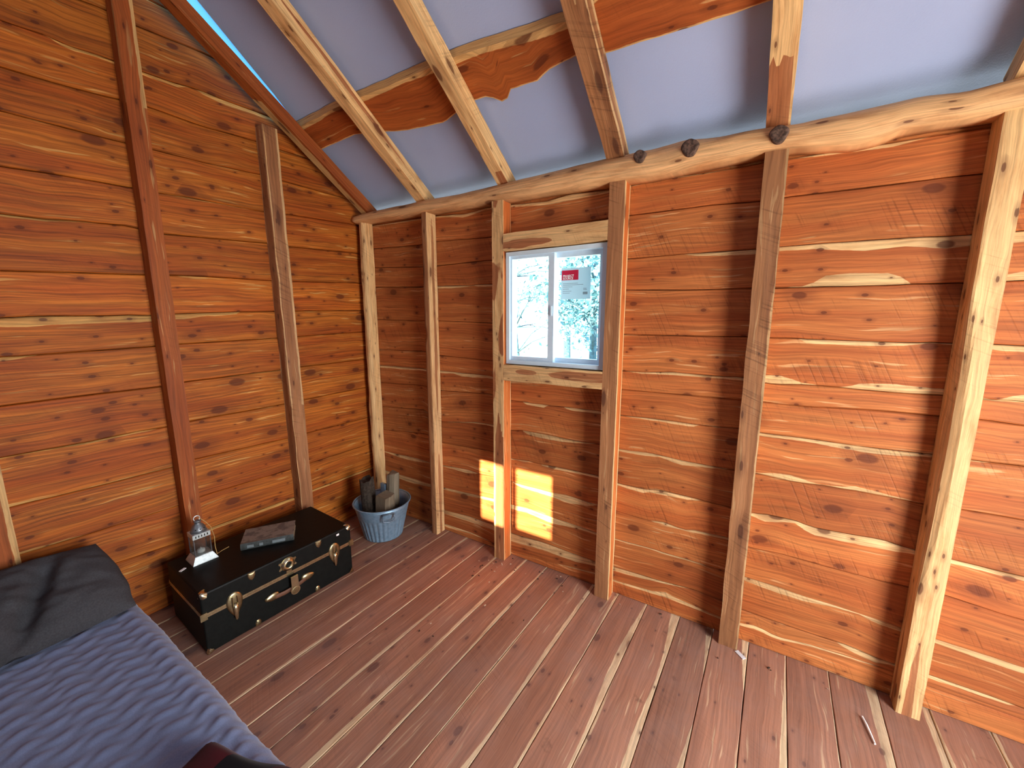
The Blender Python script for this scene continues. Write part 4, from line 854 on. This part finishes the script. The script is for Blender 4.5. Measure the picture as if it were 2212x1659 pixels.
M['pillow'] = simple('charcoal_pillowcase', (0.055, 0.055, 0.060), .92, var=.15, scale=180, bump=.15, spec=.15)
mb = MB(); mb.smooth = True
PC = Vector((0.445, -1.835, 0.425)); pu = Vector((0, 1, 0)); pv = Vector((0.36, 0.03, -0.19)).normalized(); pn = pv.cross(pu).normalized()
if pn.z < 0: pn = -pn
def pil(u, v, s):
    # u along the wall -1..1, v down the slope -1..1, s side
    e = max(0, 1 - abs(u) ** 3.2) ** .55 * max(0, 1 - abs(v) ** 3.0) ** .55
    cr = math.exp(-((u - .32 + .30 * v) / .10) ** 2) * (1 if v > -.45 else max(0, (v + 1) / .55)); cr2 = math.exp(-((u + .35 - .2 * v) / .13) ** 2)
    th = .085 * e * (1 - .75 * cr * (1 if s > 0 else .2) - .35 * cr2) + .016 * nz(u * 3 + 5, v * 3, s) * e + .010 * nz(u * 7, v * 7, 2) * e
    w = .345 * (1 - .05 * abs(v) ** 2) * (1 + .03 * nz(v * 2, 4)); h = .205 * (1 - .06 * abs(u) ** 2)
    lift = .03 * cr * max(0, v) 
    p = PC + pu * (u * w) + pv * (v * h) + pn * (s * th + lift)
    p.z = max(p.z, MZ + .015); p.x = max(p.x, .258)
    return p
NU, NV = 60, 40
for s in (1, -1):
    gr = [[mb.vert(pil(-1 + 2 * i / NU, -1 + 2 * j / NV, s), (i * .01, j * .01)) for j in range(NV + 1)] for i in range(NU + 1)]
    for a, b in zip(gr, gr[1:]):
        for j in range(NV): mb.face((a[j], b[j], b[j + 1], a[j + 1]) if s > 0 else (a[j], a[j + 1], b[j + 1], b[j]))
tag(mb.build('pillow', M['pillow']), 'creased charcoal grey pillow leaning on the left wall', 'pillow')

g = G('red_plaid'); uv = g.n('ShaderNodeUVMap', None, uv_map='UVMap').outputs[0]; sp = g.n('ShaderNodeSeparateXYZ', {0: uv})
def stripe(o, w, off=0.0): return g.m('LESS_THAN', g.m('FRACT', g.m('ADD', g.m('DIVIDE', o, w), off)), .5)
c1 = stripe(sp.outputs[0], .24, .10); c2 = stripe(sp.outputs[1], .24, .02)
bothc = g.m('MULTIPLY', c1, c2); anyc = g.m('MAXIMUM', c1, c2)
cc = g.mix(anyc, (0.005, 0.003, 0.004), (0.045, 0.004, 0.006)); cc = g.mix(bothc, cc, (0.46, 0.016, 0.012))
M['plaid'] = g.finish(**{'Base Color': cc, 'Roughness': .95, 'Specular IOR Level': .1, 'Sheen Weight': .1})
mb = MB(); mb.smooth = True; nu, nv = 80, 70
def blk(i, j, up):
    a, b = i / nu, j / nv
    a = 1 - a                                  # a runs away from the corner along -y, b runs over the mattress side
    x = 1.545 + .72 * b - .03 * math.sin(a * 4) + .012 * nz(b * 5, a * 4); y = -1.560 - .86 * a + .30 * b - .02 * math.sin(b * 9)
    fold = .050 * math.exp(-((a - .02) / .10) ** 2 - ((b - .06) / .12) ** 2) + .045 * math.exp(-((a - .30 - .2 * b) / .10) ** 2) + .016 * nz(x * 6, y * 6) + .025 * min(1, (a + b) * 2)
    edge = min(1, min(a, 1 - a, b, 1 - b) / .045)
    z = MZ + .020 + (fold + .018) * (edge ** .6)
    if y > MY1 - .03: z -= ((y - MY1 + .03) / .11) ** 1.2 * .12
    return Vector((x, y, z - (0 if up else .006)))
for up in (True, False):
    gr = [[mb.vert(blk(i, j, up), (i / nu * .95, j / nv * .8)) for j in range(nv + 1)] for i in range(nu + 1)]
    for a, b in zip(gr, gr[1:]):
        for j in range(nv): mb.face((a[j], a[j + 1], b[j + 1], b[j]) if up else (a[j], b[j], b[j + 1], a[j + 1]))
bd0 = []
N1 = (nu + 1) * (nv + 1); idx = lambda i, j, q: q * N1 + i * (nv + 1) + j
loop = [(i, 0) for i in range(nu)] + [(nu, j) for j in range(nv)] + [(i, nv) for i in range(nu, 0, -1)] + [(0, j) for j in range(nv, 0, -1)]
for (i, j), (k, l) in zip(loop, loop[1:] + loop[:1]): mb.face((idx(i, j, 0), idx(k, l, 0), idx(k, l, 1), idx(i, j, 1)))
tag(mb.build('blanket', M['plaid']), 'red and black plaid blanket bunched on the mattress at the bottom edge', 'blanket')

# ------------------------------------------------------------------ litter on the floor
mb = MB(); mb.tube([(3.150, -.100, .006), (3.158, -.135, .007), (3.170, -.205, .005)], [.0035, .004, .003], 6); tag(mb.build('wood_splinter', simple('fresh_splinter', (0.90, 0.88, 0.84), .8)), 'thin white splinter on the floor left of the wide pale stud foot', 'splinter')
mb = MB(); mb.box((2.742, -.022, .003), (.045, .018, .003), Matrix.Rotation(-.75, 3, 'Z') @ Matrix.Rotation(.06, 3, 'X')); tag(mb.build('paper_tag', simple('white_paper', (0.75, 0.75, 0.78), .8)), 'small white paper tag on the floor at the brown stud foot', 'paper')
M['chip'] = simple('wood_chip', (0.55, 0.42, 0.30), .9); M['chipd'] = simple('bark_chip', (0.05, 0.03, 0.02), .95)
R = random.Random(5)
CH = []
for k in range(46):
    x = R.choice([R.gauss(1.62, .16), R.gauss(1.40, .10), R.uniform(1.1, 3.3)]); y = .05 - abs(R.gauss(0, .12)) if k < 38 else R.uniform(-.7, -.1)
    if any(a - .02 < x < b + .02 for a, b in ((1.372, 1.446), (2.041, 2.116), (2.651, 2.727), (3.262, 3.332), (.81, .89))) and y > -.03: y = -.05 - .1 * R.random()
    L = R.uniform(.004, .013); mb = MB(); mb.box((x, y, .0045), (L, L * R.uniform(.3, .6), .003), Matrix.Rotation(R.uniform(0, 3.1), 3, 'Z') @ Matrix.Rotation(R.uniform(-.2, .2), 3, 'X'))
    dark = R.random() < .6
    tag(mb.build('bark_chip' if dark else 'wood_chip', M['chipd'] if dark else M['chip']), 'tiny dark bark crumb on the floor along the window wall' if dark else 'tiny pale wood chip on the floor along the window wall', 'wood chip', 'dark crumbs on the floor' if dark else 'pale chips on the floor')

# ------------------------------------------------------------------ the woods outside the window
M['ground'] = simple('leaf_litter', (0.42, 0.38, 0.28), .95, var=.3, scale=3)
mb = MB(); n = 24
gv = [[mb.vert((-14 + 34 * i / n, -16 + 40 * j / n, -.45 + .10 * nz(i * .5, j * .5)), (i, j)) for j in range(n + 1)] for i in range(n + 1)]
for a, b in zip(gv, gv[1:]):
    for j in range(n): mb.face((a[j], b[j], b[j + 1], a[j + 1]))
tag(mb.build('ground', M['ground']), 'leaf-littered ground outside the cabin', 'ground', kind='structure')
g = G('leaves'); tc = g.n('ShaderNodeTexCoord').outputs['Object']
M['leaf'] = g.finish(**{'Base Color': g.mix(g.step(g.noise(tc, 3, .6, 2.5), .3, .7), (0.04, 0.17, 0.21), (0.14, 0.32, 0.35)), 'Roughness': .6})
M['outbark'] = simple('grey_bark', (0.05, 0.11, 0.14), .95, var=.35, scale=20)
def tree(x, y, h, r, label, seed, lean=(0, 0), crown=None, leaves=0, branches=10, blen=1.2):
    R = random.Random(seed); root = empty('tree', (x, y, -.45), label, 'tree', 'trees outside the window')
    P = [Vector((x + lean[0] * t + .08 * nz(t * 3, seed), y + lean[1] * t + .08 * nz(t * 3, seed + 9), -.5 + h * t)) for t in [k / 10 for k in range(11)]]
    mb = MB(); mb.smooth = True; mb.tube(P, [r * (1 - .7 * k / 10) for k in range(11)], 10)
    tips = []
    for k in range(branches):
        t = R.uniform(.2, 1); p = P[min(10, int(t * 10))]; d = Vector((R.uniform(-1, 1), R.uniform(-1, 1), R.uniform(-.1, .8))).normalized(); L = blen * R.uniform(.5, 1.1) * (1.2 - .6 * t)
        q = [p, p + d * L * .4 + Vector((0, 0, .05)), p + d * L * .75 + Vector((R.uniform(-.1, .1), R.uniform(-.1, .1), .0)), p + d * L]
        mb.tube(q, [r * .28, r * .2, r * .12, r * .05], 6); tips += q[1:]
        for _ in range(3):
            d2 = (d + Vector((R.uniform(-1, 1), R.uniform(-1, 1), R.uniform(-.6, .8)))).normalized(); s = q[1] + (q[3] - q[1]) * R.random(); e = s + d2 * L * .4; mb.tube([s, (s + e) / 2 + Vector((0, 0, .03)), e], [r * .10, r * .07, r * .03], 5); tips.append(e)
    mb.build('trunk', M['outbark'], root)
    if leaves:
        lb = MB()
        for _ in range(leaves):
            c = R.choice(tips) + Vector((R.gauss(0, .20), R.gauss(0, .20), R.gauss(0, .16))); s = R.uniform(.025, .06)
            a = Vector((R.uniform(-1, 1), R.uniform(-1, 1), R.uniform(-1, 1))).normalized(); b = a.orthogonal().normalized()
            lb.quad([c - a * s, c - b * s * .5, c + a * s, c + b * s * .5])
        lb.build('foliage', M['leaf'], root, recalc=False)
tree(0.55, 3.6, 5.0, .07, 'leafy tree filling the view behind the right window pane', 3, (.15, .1), leaves=5200, branches=34, blen=1.0)
tree(-1.2, 6.8, 6.0, .10, 'leafy tree seen along the middle of the window, behind the right-pane tree', 8, (-.3, .2), leaves=5200, branches=34, blen=1.3)
tree(-1.02, 4.3, 4.6, .050, 'bare crooked sapling seen through the left window pane', 12, (-.45, .2), leaves=140, branches=30, blen=1.3)
tree(-4.2, 8.0, 6.5, .11, 'far tree at the left edge of the window view', 17, (.2, .2), leaves=2500, branches=24, blen=1.4)
